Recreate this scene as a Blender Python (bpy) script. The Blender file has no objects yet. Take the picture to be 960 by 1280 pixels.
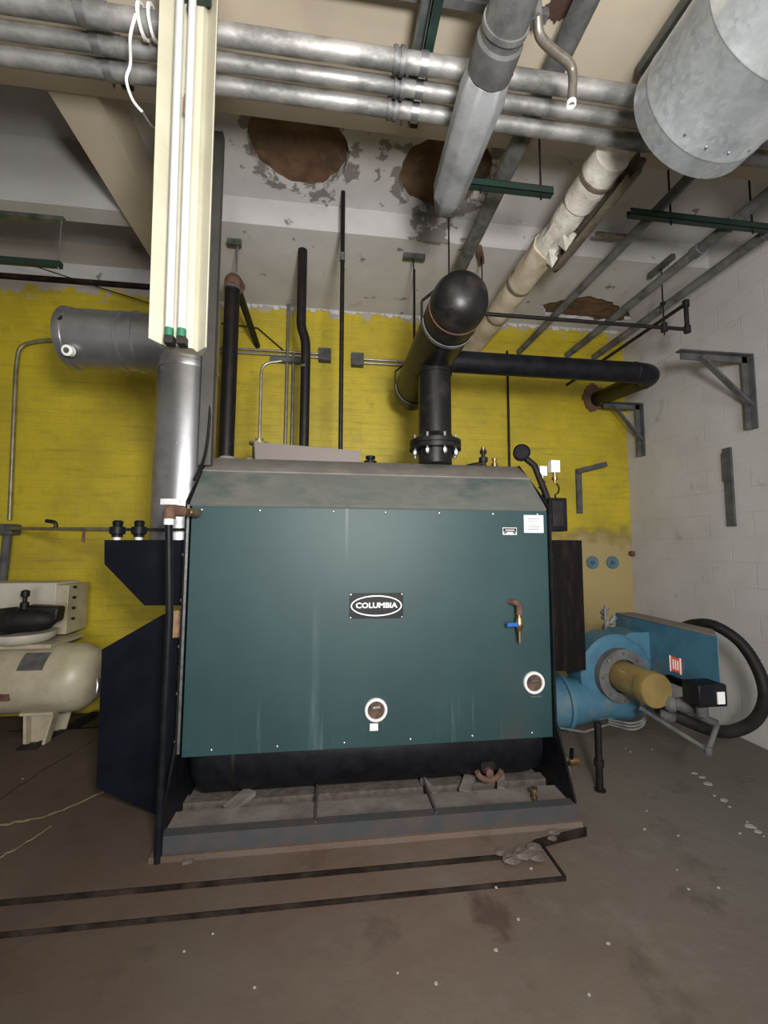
import bpy, bmesh, math, random
from mathutils import Vector, Matrix, noise
from math import sin, cos, pi, radians, atan2, sqrt

SC = bpy.context.scene
COL = SC.collection
# ------------------------------------------------------------------ camera
F = 530.0; H = 1.55
YAW, PIT, ROL = radians(7.3), radians(4.7), radians(0.25)
fw = Vector((sin(YAW)*cos(PIT), cos(YAW)*cos(PIT), sin(PIT)))
r0 = Vector((cos(YAW), -sin(YAW), 0)); u0 = r0.cross(fw)
rt = r0*cos(ROL)+u0*sin(ROL); up = -r0*sin(ROL)+u0*cos(ROL)
cam = bpy.data.cameras.new('camera'); cam.sensor_fit = 'HORIZONTAL'; cam.sensor_width = 36
cam.lens = F/960*36; cam.clip_start = 0.05; cam.clip_end = 100
co = bpy.data.objects.new('camera', cam); COL.objects.link(co)
M = Matrix((( rt.x, up.x, -fw.x, 0), (rt.y, up.y, -fw.y, 0), (rt.z, up.z, -fw.z, H), (0, 0, 0, 1)))
co.matrix_world = M; SC.camera = co

def P(px, py, X=None, Y=None, Z=None):
    """room point seen at photo pixel (px,py) on a plane of the room (used to survey real positions)"""
    d = fw + rt*((px-480)/F) + up*((640-py)/F)
    if X is not None: t = X/d.x
    elif Y is not None: t = Y/d.y
    else: t = (Z-H)/d.z
    return Vector((0, 0, H)) + d*t

# ------------------------------------------------------------------ materials
def mat(name, col, rough=0.6, metal=0.0, col2=None, scale=6.0, lo=0.4, hi=0.65, bump=0.0, bscale=40.0,
        col3=None, scale3=2.0, lo3=0.55, hi3=0.7, stretch=(1, 1, 1), rough2=None, spec=0.5, world=False):
    m = bpy.data.materials.new(name); m.use_nodes = True
    nt = m.node_tree; N = nt.nodes; L = nt.links
    b = N['Principled BSDF']
    b.inputs['Roughness'].default_value = rough; b.inputs['Metallic'].default_value = metal
    b.inputs['Specular IOR Level'].default_value = spec
    b.inputs['Base Color'].default_value = (*col, 1)
    if world: tc = N.new('ShaderNodeNewGeometry'); src = tc.outputs['Position']
    else: tc = N.new('ShaderNodeTexCoord'); src = tc.outputs['Object']
    mp = N.new('ShaderNodeMapping'); mp.inputs['Scale'].default_value = stretch
    L.new(src, mp.inputs['Vector']); src = mp.outputs['Vector']
    cur = None
    def nz(sc, d=6):
        n = N.new('ShaderNodeTexNoise'); n.inputs['Scale'].default_value = sc
        n.inputs['Detail'].default_value = d; n.inputs['Roughness'].default_value = 0.62
        L.new(src, n.inputs['Vector']); return n.outputs['Fac']
    def ramp(fac, a, c):
        r = N.new('ShaderNodeMapRange'); r.inputs['From Min'].default_value = a; r.inputs['From Max'].default_value = c
        L.new(fac, r.inputs['Value']); return r.outputs['Result']
    def mix(fac, a, c):
        x = N.new('ShaderNodeMix'); x.data_type = 'RGBA'
        if isinstance(a, tuple): x.inputs[6].default_value = (*a, 1)
        else: L.new(a, x.inputs[6])
        if isinstance(c, tuple): x.inputs[7].default_value = (*c, 1)
        else: L.new(c, x.inputs[7])
        L.new(fac, x.inputs[0]); return x.outputs[2]
    if col2 is not None:
        f = ramp(nz(scale), lo, hi); cur = mix(f, col, col2)
        if rough2 is not None:
            rr = N.new('ShaderNodeMapRange'); rr.inputs['To Min'].default_value = rough; rr.inputs['To Max'].default_value = rough2
            L.new(f, rr.inputs['Value']); L.new(rr.outputs['Result'], b.inputs['Roughness'])
    if col3 is not None:
        f = ramp(nz(scale3), lo3, hi3); cur = mix(f, cur if cur is not None else col, col3)
    if cur is not None: L.new(cur, b.inputs['Base Color'])
    m['cur'] = 0
    if bump > 0:
        bn = N.new('ShaderNodeBump'); bn.inputs['Strength'].default_value = bump; bn.inputs['Distance'].default_value = 0.02
        L.new(nz(bscale), bn.inputs['Height']); L.new(bn.outputs['Normal'], b.inputs['Normal'])
    m.node_tree['x'] = 0
    HK[name] = (m, N, L, b, src, nz, ramp, mix, cur)
    return m
HK = {}

black = mat('black_paint', (0.005, 0.0055, 0.008), 0.45, col2=(0.010, 0.011, 0.013), scale=9, bump=0.05, spec=.15)
navy = mat('black_blue_sheet', (0.003, 0.004, 0.007), 0.5, col2=(0.006, 0.007, 0.011), scale=4, spec=.08)
rblack = mat('grimy_black_sheet', (0.006, 0.005, 0.005), 0.3, col2=(0.022, 0.014, 0.010), scale=9, lo=.5, hi=.75, spec=.15, stretch=(3, 3, .5), bump=.15, bscale=12)
dark_pipe = mat('black_iron_pipe', (0.007, 0.006, 0.006), 0.5, col2=(0.022, 0.014, 0.011), scale=10, lo=.5, hi=.75, bump=.1, spec=.3)
header_m = mat('header_iron', (0.007, 0.0065, 0.007), 0.4, col2=(0.035, 0.027, 0.024), scale=6, lo=.52, hi=.8, bump=.08, rough2=.6, spec=.35)
dust = mat('dusty_sheet', (0.15, 0.135, 0.12), 0.9, col2=(0.20, 0.18, 0.16), scale=5, col3=(0.05, 0.075, 0.07), scale3=3.2, lo3=.56, hi3=.8, bump=.1)
dust_g = mat('dusty_green_sheet', (0.095, 0.105, 0.095), 0.85, col2=(0.13, 0.125, 0.11), scale=3, col3=(0.04, 0.07, 0.065), scale3=2.6, lo3=.5, hi3=.72, bump=.08, stretch=(1, 1, 2.5))
tray_m = mat('dusty_tray', (0.17, 0.15, 0.14), 0.95, col2=(0.11, 0.09, 0.08), scale=6, bump=.2)
skid_m = mat('skid_edge', (0.035, 0.04, 0.045), 0.8, col2=(0.06, 0.045, 0.04), scale=8, bump=.1)
galv = mat('galvanised', (0.40, 0.40, 0.41), 0.33, 0.85, col2=(0.22, 0.22, 0.235), scale=4, lo=.4, hi=.75, bump=.02, rough2=.42)
galv_p = mat('galvanised_conduit', (0.38, 0.37, 0.36), 0.42, 0.5, col2=(0.15, 0.148, 0.145), scale=7, lo=.38, hi=.62, bump=.08, rough2=.65, stretch=(.6, 1, 1))
galv_old = mat('galvanised_dull', (0.20, 0.20, 0.20), 0.5, 0.6, col2=(0.08, 0.085, 0.085), scale=14, lo=.38, hi=.68, bump=.1, rough2=.7)
grey_dull = mat('dull_grey_conduit', (0.16, 0.16, 0.155), 0.7, 0.2, col2=(0.07, 0.07, 0.068), scale=9, bump=.1)
wrap_m = mat('grey_wrap', (0.26, 0.27, 0.28), 0.6, 0.1, col2=(0.17, 0.175, 0.18), scale=7, bump=.15, bscale=15)
conduit_m = mat('conduit', (0.34, 0.33, 0.30), 0.4, 0.7, col2=(0.22, 0.2, 0.17), scale=8)
conduit_y = mat('conduit_tarnished', (0.30, 0.27, 0.17), 0.45, 0.6, col2=(0.16, 0.14, 0.09), scale=8)
strut_m = mat('green_strut', (0.006, 0.026, 0.019), 0.5, col2=(0.010, 0.018, 0.015), scale=8)
strut_g = mat('grey_strut', (0.14, 0.15, 0.14), 0.5, .5, col2=(0.05, 0.07, 0.06), scale=8)
rust = mat('rust', (0.13, 0.066, 0.042), 0.9, col2=(0.065, 0.036, 0.026), scale=20, bump=.3)
brass = mat('brass', (0.45, 0.33, 0.16), 0.35, 0.9, col2=(0.25, 0.16, 0.08), scale=12)
gold = mat('gold_lacquer', (0.42, 0.30, 0.11), 0.38, 0.65, col2=(0.30, 0.21, 0.08), scale=7, rough2=.5)
cream = mat('cream_enamel', (0.40, 0.385, 0.30), 0.5, col2=(0.34, 0.325, 0.25), scale=3)
tube_m = mat('tube_glass', (0.40, 0.41, 0.42), 0.3)
white_p = mat('white_plastic', (0.7, 0.7, 0.68), 0.5)
paper = mat('paper', (0.72, 0.72, 0.72), 0.8, col2=(0.55, 0.55, 0.56), scale=30, lo=.5, hi=.7)
blue = mat('blue_paint', (0.042, 0.125, 0.185), 0.5, col2=(0.03, 0.085, 0.125), scale=5, col3=(0.09, 0.13, 0.145), scale3=3, bump=.05)
blue_d = mat('dusty_blue', (0.12, 0.16, 0.19), 0.85, col2=(0.06, 0.15, 0.2), scale=6)
comp_m = mat('compressor_cream', (0.42, 0.38, 0.27), 0.4, col2=(0.34, 0.29, 0.2), scale=5, col3=(.25, .22, .17), scale3=9, lo3=.6, hi3=.75)
comp_l = mat('cabinet_cream', (0.50, 0.47, 0.40), 0.5, col2=(0.42, 0.39, 0.32), scale=4)
rubber = mat('rubber', (0.007, 0.0065, 0.0065), 0.6, col2=(0.016, 0.014, 0.013), scale=10, spec=.25)
insul = mat('insulation_jacket', (0.55, 0.48, 0.37), 0.9, col2=(0.40, 0.33, 0.24), scale=6, bump=.4, bscale=10)
insul_w = mat('torn_plaster_wrap', (0.7, 0.68, 0.62), 0.9, col2=(0.5, 0.46, 0.4), scale=8, bump=.5, bscale=14)
insul_b = mat('insulation_inside', (0.10, 0.085, 0.06), 0.95, col2=(0.16, 0.13, 0.09), scale=14, bump=.5)
fibre = mat('fibre_blanket', (0.32, 0.20, 0.10), 0.95, col2=(0.2, 0.12, 0.07), scale=30, bump=.6)
orange = mat('orange_label', (0.75, 0.12, 0.04), 0.5)
white_i = mat('white_ink', (0.75, 0.75, 0.75), 0.5)
black_i = mat('black_ink', (0.004, 0.004, 0.005), 0.5, spec=.25)
bluei = mat('blue_handle', (0.02, 0.10, 0.35), 0.4)
glass_d = mat('sight_glass', (0.05, 0.035, 0.03), 0.12, col2=(0.14, 0.09, 0.07), scale=20)
steel = mat('steel', (0.45, 0.45, 0.44), 0.35, 0.9, col2=(0.25, 0.25, 0.24), scale=20)
fallen_m = mat('dark_break', (.05, .025, .018), .95, bump=.3)
conduit_t = mat('conduit_worn', (.22, .20, .165), .4, .6, col2=(.12, .10, .085), scale=14)
chip_m = mat('paint_chip', (0.34, 0.32, 0.30), 0.9)
mortar_m = mat('mortar_lump', (.13, .11, .09), .95, col2=(.08, .06, .05), scale=20, bump=.4)
plate_g = mat('bracket_grey', (0.09, 0.09, 0.088), 0.8, col2=(0.045, 0.045, 0.045), scale=9, bump=.1)
wire_w = mat('white_wire', (0.75, 0.75, 0.75), 0.5)
green_c = mat('green_cap', (0.01, 0.10, 0.05), 0.5)
tan_m = mat('crack_filler', (0.30, 0.25, 0.15), 0.9, col2=(.18, .15, .1), scale=12)

# green boiler sheet: vertical run marks and a brown stain under the drain
green = mat('green_sheet', (0.014, 0.040, 0.044), 0.52, col2=(0.018, 0.048, 0.051), scale=2, bump=.02, spec=.38)
m, N, L, b, src, nz, ramp, mix, cur = HK['green_sheet']
geo = N.new('ShaderNodeNewGeometry'); sp = N.new('ShaderNodeSeparateXYZ'); L.new(geo.outputs['Position'], sp.inputs[0])
def mth(N, L, op, a, c=0.0, clamp=False):
    x = N.new('ShaderNodeMath'); x.operation = op; x.use_clamp = clamp
    for i, v in enumerate((a, c)):
        if isinstance(v, (int, float)): x.inputs[i].default_value = v
        else: L.new(v, x.inputs[i])
    return x.outputs[0]
def noise_at(N, L, scale, sx=1, sy=1, sz=1, detail=5, off=0):
    g = N.new('ShaderNodeNewGeometry'); mp = N.new('ShaderNodeMapping'); mp.inputs['Scale'].default_value = (sx, sy, sz)
    mp.inputs['Location'].default_value = (off, off, off)
    L.new(g.outputs['Position'], mp.inputs['Vector']); n = N.new('ShaderNodeTexNoise'); n.inputs['Scale'].default_value = scale
    n.inputs['Detail'].default_value = detail; n.inputs['Roughness'].default_value = .6; L.new(mp.outputs[0], n.inputs['Vector'])
    return n.outputs['Fac']
def mr(N, L, v, a, c, d=0., e=1.):
    r = N.new('ShaderNodeMapRange'); r.inputs['From Min'].default_value = a; r.inputs['From Max'].default_value = c
    r.inputs['To Min'].default_value = d; r.inputs['To Max'].default_value = e
    L.new(v, r.inputs['Value']); return r.outputs['Result']
def gauss(N, L, v, c, w):
    d = mth(N, L, 'SUBTRACT', v, c); d = mth(N, L, 'DIVIDE', d, w); d = mth(N, L, 'ABSOLUTE', d)
    return mth(N, L, 'SUBTRACT', 1.0, d, True)
streak = mr(N, L, noise_at(N, L, 1, 34, 1, 1.1), .60, .78)
low = mr(N, L, sp.outputs['Z'], .72, .42)
s1 = mth(N, L, 'MULTIPLY', streak, mth(N, L, 'MULTIPLY', low, .5))
s2 = mth(N, L, 'MULTIPLY', gauss(N, L, sp.outputs['X'], -.075, .035), mr(N, L, sp.outputs['Z'], 1.35, .6, 0, .35))
s2 = mth(N, L, 'MULTIPLY', s2, mr(N, L, noise_at(N, L, 1, 40, 1, 2), .35, .7))
s2b = mth(N, L, 'MULTIPLY', gauss(N, L, sp.outputs['X'], .10, .012), mr(N, L, sp.outputs['Z'], 1.45, 1.75, 0, .35))
cur = mix(s1, cur, (.20, .26, .27)); cur = mix(s2, cur, (.22, .28, .29)); cur = mix(s2b, cur, (.2, .25, .25))
br = mth(N, L, 'MULTIPLY', gauss(N, L, sp.outputs['X'], 1.10, .14), mr(N, L, sp.outputs['Z'], 1.25, .5, 0, .55))
br = mth(N, L, 'MULTIPLY', br, mr(N, L, noise_at(N, L, 5), .3, .65))
cur = mix(br, cur, (.045, .038, .03))
L.new(cur, b.inputs['Base Color'])

def brick_bump(name, horiz='X', bw=.22, bh=.075, strength=.5, mortar=.006):
    m, N, L, b, src, nz, ramp, mix, cur = HK[name]
    g = N.new('ShaderNodeNewGeometry'); s = N.new('ShaderNodeSeparateXYZ'); L.new(g.outputs['Position'], s.inputs[0])
    c = N.new('ShaderNodeCombineXYZ'); L.new(s.outputs[horiz], c.inputs[0]); L.new(s.outputs['Z'], c.inputs[1])
    t = N.new('ShaderNodeTexBrick'); t.inputs['Scale'].default_value = 1; t.inputs['Brick Width'].default_value = bw
    t.inputs['Row Height'].default_value = bh; t.inputs['Mortar Size'].default_value = mortar; t.inputs['Mortar Smooth'].default_value = .6
    L.new(c.outputs[0], t.inputs['Vector'])
    h = mth(N, L, 'MULTIPLY', t.outputs['Fac'], -1.0); h = mth(N, L, 'ADD', h, mth(N, L, 'MULTIPLY', noise_at(N, L, 9), .9))
    bn = N.new('ShaderNodeBump'); bn.inputs['Strength'].default_value = strength; bn.inputs['Distance'].default_value = .012
    L.new(h, bn.inputs['Height']); L.new(bn.outputs[0], b.inputs['Normal'])
    return m, N, L, b, mix, cur, s, t.outputs['Fac']
yellow = mat('yellow_brick', (0.47, 0.37, 0.016), 0.55, col2=(0.36, 0.28, 0.020), scale=1.6, col3=(0.33, 0.27, 0.02), scale3=7, lo3=.58, hi3=.75, world=True)
m, N, L, b, mix, cur, s, bf = brick_bump('yellow_brick', 'X', .21, .07, .3, .005)
dirt = mth(N, L, 'MULTIPLY', mr(N, L, noise_at(N, L, 1, 2, 2, 16, off=3), .55, .72), .45)
cur = mix(dirt, cur, (.20, .16, .02))
cur = mix(mth(N, L, 'MULTIPLY', bf, mr(N, L, noise_at(N, L, 2.5, off=6), .4, .65, .03, .2)), cur, (.20, .165, .02))
hz = mth(N, L, 'ADD', s.outputs['Z'], mth(N, L, 'MULTIPLY', noise_at(N, L, 6, off=7), .5))
topm = mr(N, L, hz, 4.285, 4.315)
cur = mix(topm, cur, (.34, .30, .26))
# bare tan paint low on the right of the wall
rx = mth(N, L, 'ADD', s.outputs['X'], mth(N, L, 'MULTIPLY', noise_at(N, L, 3, off=1), .25))
tanm = mth(N, L, 'MULTIPLY', mr(N, L, rx, 2.5, 2.62), mr(N, L, hz, 1.98, 1.86))
cur = mix(tanm, cur, (.36, .28, .12))
edge = mth(N, L, 'MULTIPLY', mr(N, L, hz, 1.8, 1.93), mr(N, L, hz, 2.08, 1.95)); edge = mth(N, L, 'MULTIPLY', edge, mr(N, L, rx, 2.3, 2.5, 0, .6))
cur = mix(edge, cur, (.16, .12, .05))
L.new(cur, b.inputs['Base Color'])

white_blk = mat('white_block', (0.50, 0.485, 0.49), 0.75, col2=(0.44, 0.425, 0.425), scale=1.5, col3=(0.28, 0.27, 0.26), scale3=5, lo3=.62, hi3=.8, world=True)
m, N, L, b, mix, cur, s, bf = brick_bump('white_block', 'Y', .4, .205, .25, .006)
cur = mix(mth(N, L, 'MULTIPLY', bf, mr(N, L, noise_at(N, L, 2.5), .45, .65, 0, .3)), cur, (.25, .24, .23))
L.new(cur, b.inputs['Base Color'])

def ceiling_material(name, base, alt):
    m = mat(name, base, 0.85, col2=alt, scale=2.2, bump=.12, bscale=9, world=True)
    m, N, L, b, src, nz, ramp, mix, cur = HK[name]
    g = N.new('ShaderNodeNewGeometry'); s = N.new('ShaderNodeSeparateXYZ'); L.new(g.outputs['Position'], s.inputs[0])
    tot = None
    for cx, cy, r, w in ((-.25, 2.8, .37, .16), (.82, 2.87, .37, .16)):
        dx = mth(N, L, 'SUBTRACT', s.outputs['X'], cx); dy = mth(N, L, 'SUBTRACT', s.outputs['Y'], cy)
        d = mth(N, L, 'SQRT', mth(N, L, 'ADD', mth(N, L, 'MULTIPLY', dx, dx), mth(N, L, 'MULTIPLY', dy, dy)))
        k = gauss(N, L, d, r, w); tot = k if tot is None else mth(N, L, 'MAXIMUM', tot, k)
    # scuffed band between the two openings
    tot = mth(N, L, 'MAXIMUM', tot, mth(N, L, 'MULTIPLY', gauss(N, L, s.outputs['X'], .32, .22), gauss(N, L, s.outputs['Y'], 2.8, .4)))
    f = mth(N, L, 'ADD', mth(N, L, 'MULTIPLY', tot, .22), noise_at(N, L, 7, off=2))
    f = mr(N, L, f, .66, .70)
    cur = mix(mth(N, L, 'MULTIPLY', f, .8), cur, (.12, .105, .09))
    f2 = mr(N, L, noise_at(N, L, 4.5, off=5), .66, .69)
    cur = mix(mth(N, L, 'MULTIPLY', f2, .25), cur, (.25, .2, .15))
    L.new(cur, b.inputs['Base Color']); return m
ceil_w = ceiling_material('ceiling_white', (.52, .505, .50), (.45, .437, .43))
ceil_b = mat('ceiling_beige', (.46, .40, .31), .8, col2=(.42, .36, .28), scale=2, bump=.08, bscale=12, world=True)
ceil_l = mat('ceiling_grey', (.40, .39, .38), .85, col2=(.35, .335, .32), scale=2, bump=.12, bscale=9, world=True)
brown_h = mat('exposed_brown', (.155, .088, .045), .95, col2=(.085, .046, .027), scale=6, col3=(.24, .16, .10), scale3=9, lo3=.6, hi3=.75, bump=.8, bscale=8, world=True)

floor_m = mat('floor_concrete', (.15, .122, .098), .8, col2=(.105, .083, .067), scale=1.3, lo=.35, hi=.7, col3=(.19, .165, .145), scale3=2.6, lo3=.55, hi3=.8, bump=.18, bscale=14, world=True, spec=.3)
m, N, L, b, src, nz, ramp, mix, cur = HK['floor_concrete']
g = N.new('ShaderNodeNewGeometry'); s = N.new('ShaderNodeSeparateXYZ'); L.new(g.outputs['Position'], s.inputs[0])
redm = mth(N, L, 'MULTIPLY', gauss(N, L, s.outputs['Y'], 2.25, 1.0), mr(N, L, s.outputs['X'], 1.6, .9))
redm = mth(N, L, 'MULTIPLY', redm, mr(N, L, noise_at(N, L, 2.2, off=4), .35, .62, 0, .7))
cur = mix(redm, cur, (.12, .066, .048))
st = mth(N, L, 'MULTIPLY', gauss(N, L, s.outputs['X'], .72, .16), gauss(N, L, s.outputs['Y'], 1.85, .22))
st = mr(N, L, mth(N, L, 'ADD', mth(N, L, 'MULTIPLY', st, .6), noise_at(N, L, 7, off=8)), .72, .9, 0, .6)
cur = mix(st, cur, (.05, .025, .02))
lf = mth(N, L, 'MULTIPLY', mr(N, L, s.outputs['X'], .4, -1.2, 0, .75), mr(N, L, noise_at(N, L, 1.6, off=12), .25, .5, .6, 1)); cur = mix(lf, cur, (.055, .037, .027))  # darker brown towards the left: dirt, plus light falloff put into the colour
gr = mr(N, L, s.outputs['X'], 1.2, 2.2, 0, .55); cur = mix(gr, cur, (.14, .133, .128))
spk = mr(N, L, noise_at(N, L, 26, off=9), .74, .77, 0, .5); cur = mix(spk, cur, (.3, .27, .24))
dk = mr(N, L, noise_at(N, L, 3.3, off=19), .60, .72, 0, .45); cur = mix(dk, cur, (.035, .025, .02))
L.new(cur, b.inputs['Base Color'])
riser_m = mat('pad_edge_dark', (.012, .008, .006), .95, col2=(.035, .025, .02), scale=8, bump=.3, spec=.1)  # near-black brown for the pad risers, a wall edge and a crack

# perforated / spiral duct steel with spangle
duct_m = mat('duct_steel', (.56, .60, .62), .30, .78, col2=(.30, .33, .35), scale=4.5, lo=.38, hi=.62, bump=.09, bscale=3.5, rough2=.5)  # dark blotches put the contrast of reflections into the colour
m, N, L, b, src, nz, ramp, mix, cur = HK['duct_steel']
v = N.new('ShaderNodeTexVoronoi'); v.inputs['Scale'].default_value = 55; L.new(src, v.inputs['Vector'])
sv = N.new('ShaderNodeSeparateColor'); L.new(v.outputs['Color'], sv.inputs[0])
cur = mix(mth(N, L, 'MULTIPLY', sv.outputs[0], .3), cur, (.78, .82, .84)); L.new(cur, b.inputs['Base Color'])
perf_m = mat('perforated_sheet', (.2, .18, .16), .6, .3)
m, N, L, b, src, nz, ramp, mix, cur = HK['perforated_sheet']
v = N.new('ShaderNodeTexVoronoi'); v.inputs['Scale'].default_value = 70; v.inputs['Randomness'].default_value = 0; L.new(src, v.inputs['Vector'])
f = mr(N, L, v.outputs['Distance'], .30, .36, 1, 0); cur = mix(f, (.15, .13, .115), (.045, .04, .035)); L.new(cur, b.inputs['Base Color'])

# ------------------------------------------------------------------ mesh builder
def fil(pts, rad=.05, n=6):
    pts = [Vector(p) for p in pts]; out = [pts[0]]
    for i in range(1, len(pts)-1):
        a, c, d = pts[i-1], pts[i], pts[i+1]
        u, w = (a-c), (d-c); r = min(rad, u.length*.49, w.length*.49)
        p0, p1 = c+u.normalized()*r, c+w.normalized()*r
        for k in range(n+1):
            t = k/n; out.append(p0*(1-t)**2 + c*2*t*(1-t) + p1*t*t)
    out.append(pts[-1]); return out

class MB:
    def __init__(self): self.v = []; self.f = []
    def add(self, vs, fs):
        o = len(self.v); self.v += [tuple(v) for v in vs]; self.f += [tuple(i+o for i in f) for f in fs]; return self
    def box(self, x0, x1, y0, y1, z0, z1):
        vs = [(x, y, z) for z in (z0, z1) for y in (y0, y1) for x in (x0, x1)]
        return self.add(vs, [(0, 2, 3, 1), (4, 5, 7, 6), (0, 1, 5, 4), (2, 6, 7, 3), (0, 4, 6, 2), (1, 3, 7, 5)])
    def bar(self, p0, p1, w, h, upv=(0, 0, 1)):
        p0, p1 = Vector(p0), Vector(p1); d = (p1-p0).normalized(); u = Vector(upv)
        s = d.cross(u)
        if s.length < 1e-4: s = d.cross(Vector((0, 1, 0)))
        s.normalize(); u = s.cross(d).normalized()
        vs = [p+s*a*w/2+u*c*h/2 for p in (p0, p1) for a, c in ((-1, -1), (1, -1), (1, 1), (-1, 1))]
        return self.add(vs, [(0, 1, 2, 3), (7, 6, 5, 4), (0, 4, 5, 1), (1, 5, 6, 2), (2, 6, 7, 3), (3, 7, 4, 0)])
    def rings(self, rings, cap=True, closed=True):
        n = len(rings[0]); vs = [p for r in rings for p in r]; fs = []
        for i in range(len(rings)-1):
            for k in range(n if closed else n-1):
                a, c = i*n+k, i*n+(k+1) % n
                fs.append((a, c, c+n, a+n))
        if cap and closed: fs.append(tuple(range(n-1, -1, -1))); fs.append(tuple((len(rings)-1)*n+k for k in range(n)))
        return self.add(vs, fs)
    def sweep(self, pts, r, seg=14, cap=True):
        pts = [Vector(p) for p in pts]; n = len(pts)
        rr = r if isinstance(r, (list, tuple)) else [r]*n
        T = [(pts[min(i+1, n-1)]-pts[max(i-1, 0)]).normalized() for i in range(n)]
        u = T[0].orthogonal().normalized(); rings = []
        for i in range(n):
            u = (u - T[i]*u.dot(T[i])).normalized(); w = T[i].cross(u)
            rings.append([pts[i]+(u*cos(2*pi*k/seg)+w*sin(2*pi*k/seg))*rr[i] for k in range(seg)])
        return self.rings(rings, cap)
    def cyl(self, p0, p1, r, r1=None, seg=24, cap=True):
        return self.sweep([p0, p1], [r, r if r1 is None else r1], seg, cap)
    def lathe(self, p0, axis, prof, seg=32):
        """prof: list of (distance along axis, radius)"""
        p0 = Vector(p0); a = Vector(axis).normalized(); u = a.orthogonal().normalized(); w = a.cross(u)
        rings = [[p0+a*d+(u*cos(2*pi*k/seg)+w*sin(2*pi*k/seg))*max(r, 1e-4) for k in range(seg)] for d, r in prof]
        return self.rings(rings, True)
    def hollow(self, p0, p1, ro, ri, seg=32):
        p0 = Vector(p0); p1 = Vector(p1); L_ = (p1-p0).length
        a = (p1-p0).normalized(); u = a.orthogonal().normalized(); w = a.cross(u)
        c = [(0, ro), (L_, ro), (L_, ri), (0, ri)]
        R = [[p0+a*d+(u*cos(2*pi*k/seg)+w*sin(2*pi*k/seg))*r for k in range(seg)] for d, r in c]
        R.append(R[0]); return self.rings(R, False)
    def prism(self, poly, ext):
        """poly: 3D points of a planar outline; ext: extrusion vector"""
        poly = [Vector(p) for p in poly]; e = Vector(ext); n = len(poly)
        vs = poly+[p+e for p in poly]
        fs = [tuple(range(n)), tuple(range(2*n-1, n-1, -1))]+[(i, (i+1) % n, (i+1) % n+n, i+n) for i in range(n)]
        return self.add(vs, fs)
    def build(self, name, m, parent=None, bevel=0.0, smooth=True, noise_amp=0, label=None):
        me = bpy.data.meshes.new(name)
        vs = [Vector(v) for v in self.v]
        lo = Vector([min(v[i] for v in vs) for i in range(3)]); hi = Vector([max(v[i] for v in vs) for i in range(3)])
        org = (lo+hi)/2
        if parent is None: org.z = lo.z
        me.from_pydata([tuple(v-org) for v in vs], [], self.f)
        bm = bmesh.new(); bm.from_mesh(me); bmesh.ops.recalc_face_normals(bm, faces=bm.faces)
        for fc in bm.faces: fc.smooth = smooth
        bm.to_mesh(me); bm.free()
        me.materials.append(m)
        if smooth: me.set_sharp_from_angle(angle=radians(38))
        o = bpy.data.objects.new(name, me); COL.objects.link(o)
        o.location = org - (wloc(parent) if parent else Vector((0, 0, 0)))
        if parent: o.parent = parent
        if bevel > 0:
            md = o.modifiers.new('bevel', 'BEVEL'); md.width = bevel; md.segments = 2; md.limit_method = 'ANGLE'; md.angle_limit = radians(40)
        if label: o['label'] = label
        return o
def wloc(o):
    l = Vector((0, 0, 0))
    while o: l = l+o.location; o = o.parent
    return l
def thing(name, label, cat, loc=(0, 0, 0), group=None):
    o = bpy.data.objects.new(name, None); o.empty_display_size = .1; COL.objects.link(o)
    o.location = loc; o['label'] = label; o['category'] = cat
    if group: o['group'] = group
    return o
def tag(o, label, cat, group=None):
    o['label'] = label; o['category'] = cat
    if group: o['group'] = group
    return o
def struct(o, label=None):
    o['kind'] = 'structure'
    if label: o['label'] = label
    return o
def dup(o, loc=None, parent=None):
    c = o.copy(); COL.objects.link(c)
    if parent is not None: c.parent = parent
    if loc is not None: c.location = loc
    return c
def text_mb(s, size, origin, sx=1.0, thick=.0015, bold=.0):
    """lettering facing -Y, centred on origin"""
    cu = bpy.data.curves.new('txt', 'FONT'); cu.body = s; cu.size = size; cu.align_x = 'CENTER'; cu.align_y = 'CENTER'
    cu.extrude = thick/2; cu.offset = bold; cu.resolution_u = 3
    o = bpy.data.objects.new('txt', cu); COL.objects.link(o); bpy.context.view_layer.update()
    me = bpy.data.meshes.new_from_object(o.evaluated_get(bpy.context.evaluated_depsgraph_get()))
    ox, oy, oz = origin; mb = MB()
    mb.add([(ox+v.co.x*sx, oy-v.co.z, oz+v.co.y) for v in me.vertices], [tuple(p.vertices) for p in me.polygons])
    bpy.data.objects.remove(o); bpy.data.curves.remove(cu); bpy.data.meshes.remove(me); return mb

# ------------------------------------------------------------------ setting
XR, YB = 3.38, 4.40
XL, YF = -5.5, -4.0
ZA, ZS, ZB, ZL = 4.0, 4.30, 4.08, 4.60        # near beam soffit, slab, far beam soffit, deep left bay
YA, YBm = 2.31, 3.25
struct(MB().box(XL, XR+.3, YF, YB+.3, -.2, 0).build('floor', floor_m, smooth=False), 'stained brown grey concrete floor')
PT = .046
struct(MB().box(-2.6, 1.12, 1.985, 4.0, 0, .022).build('trim_1', riser_m, smooth=False), 'lower step of the concrete boiler pad')
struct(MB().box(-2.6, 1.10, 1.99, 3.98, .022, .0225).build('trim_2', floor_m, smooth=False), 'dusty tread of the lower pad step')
padp = [(-2.5, 2.12), (.95, 2.12), (1.08, 2.2), (1.25, 2.235), (1.40, 2.26), (1.42, 3.9), (-2.5, 3.9)]
struct(MB().prism([(x, y, .0) for x, y in padp], (0, 0, PT)).build('trim_3', riser_m, smooth=False), 'upper step of the concrete boiler pad')
struct(MB().prism([(x-.004, y+.006, PT) for x, y in padp], (0, 0, .0008)).build('trim_4', floor_m, smooth=False), 'dusty top of the boiler pad')
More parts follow.
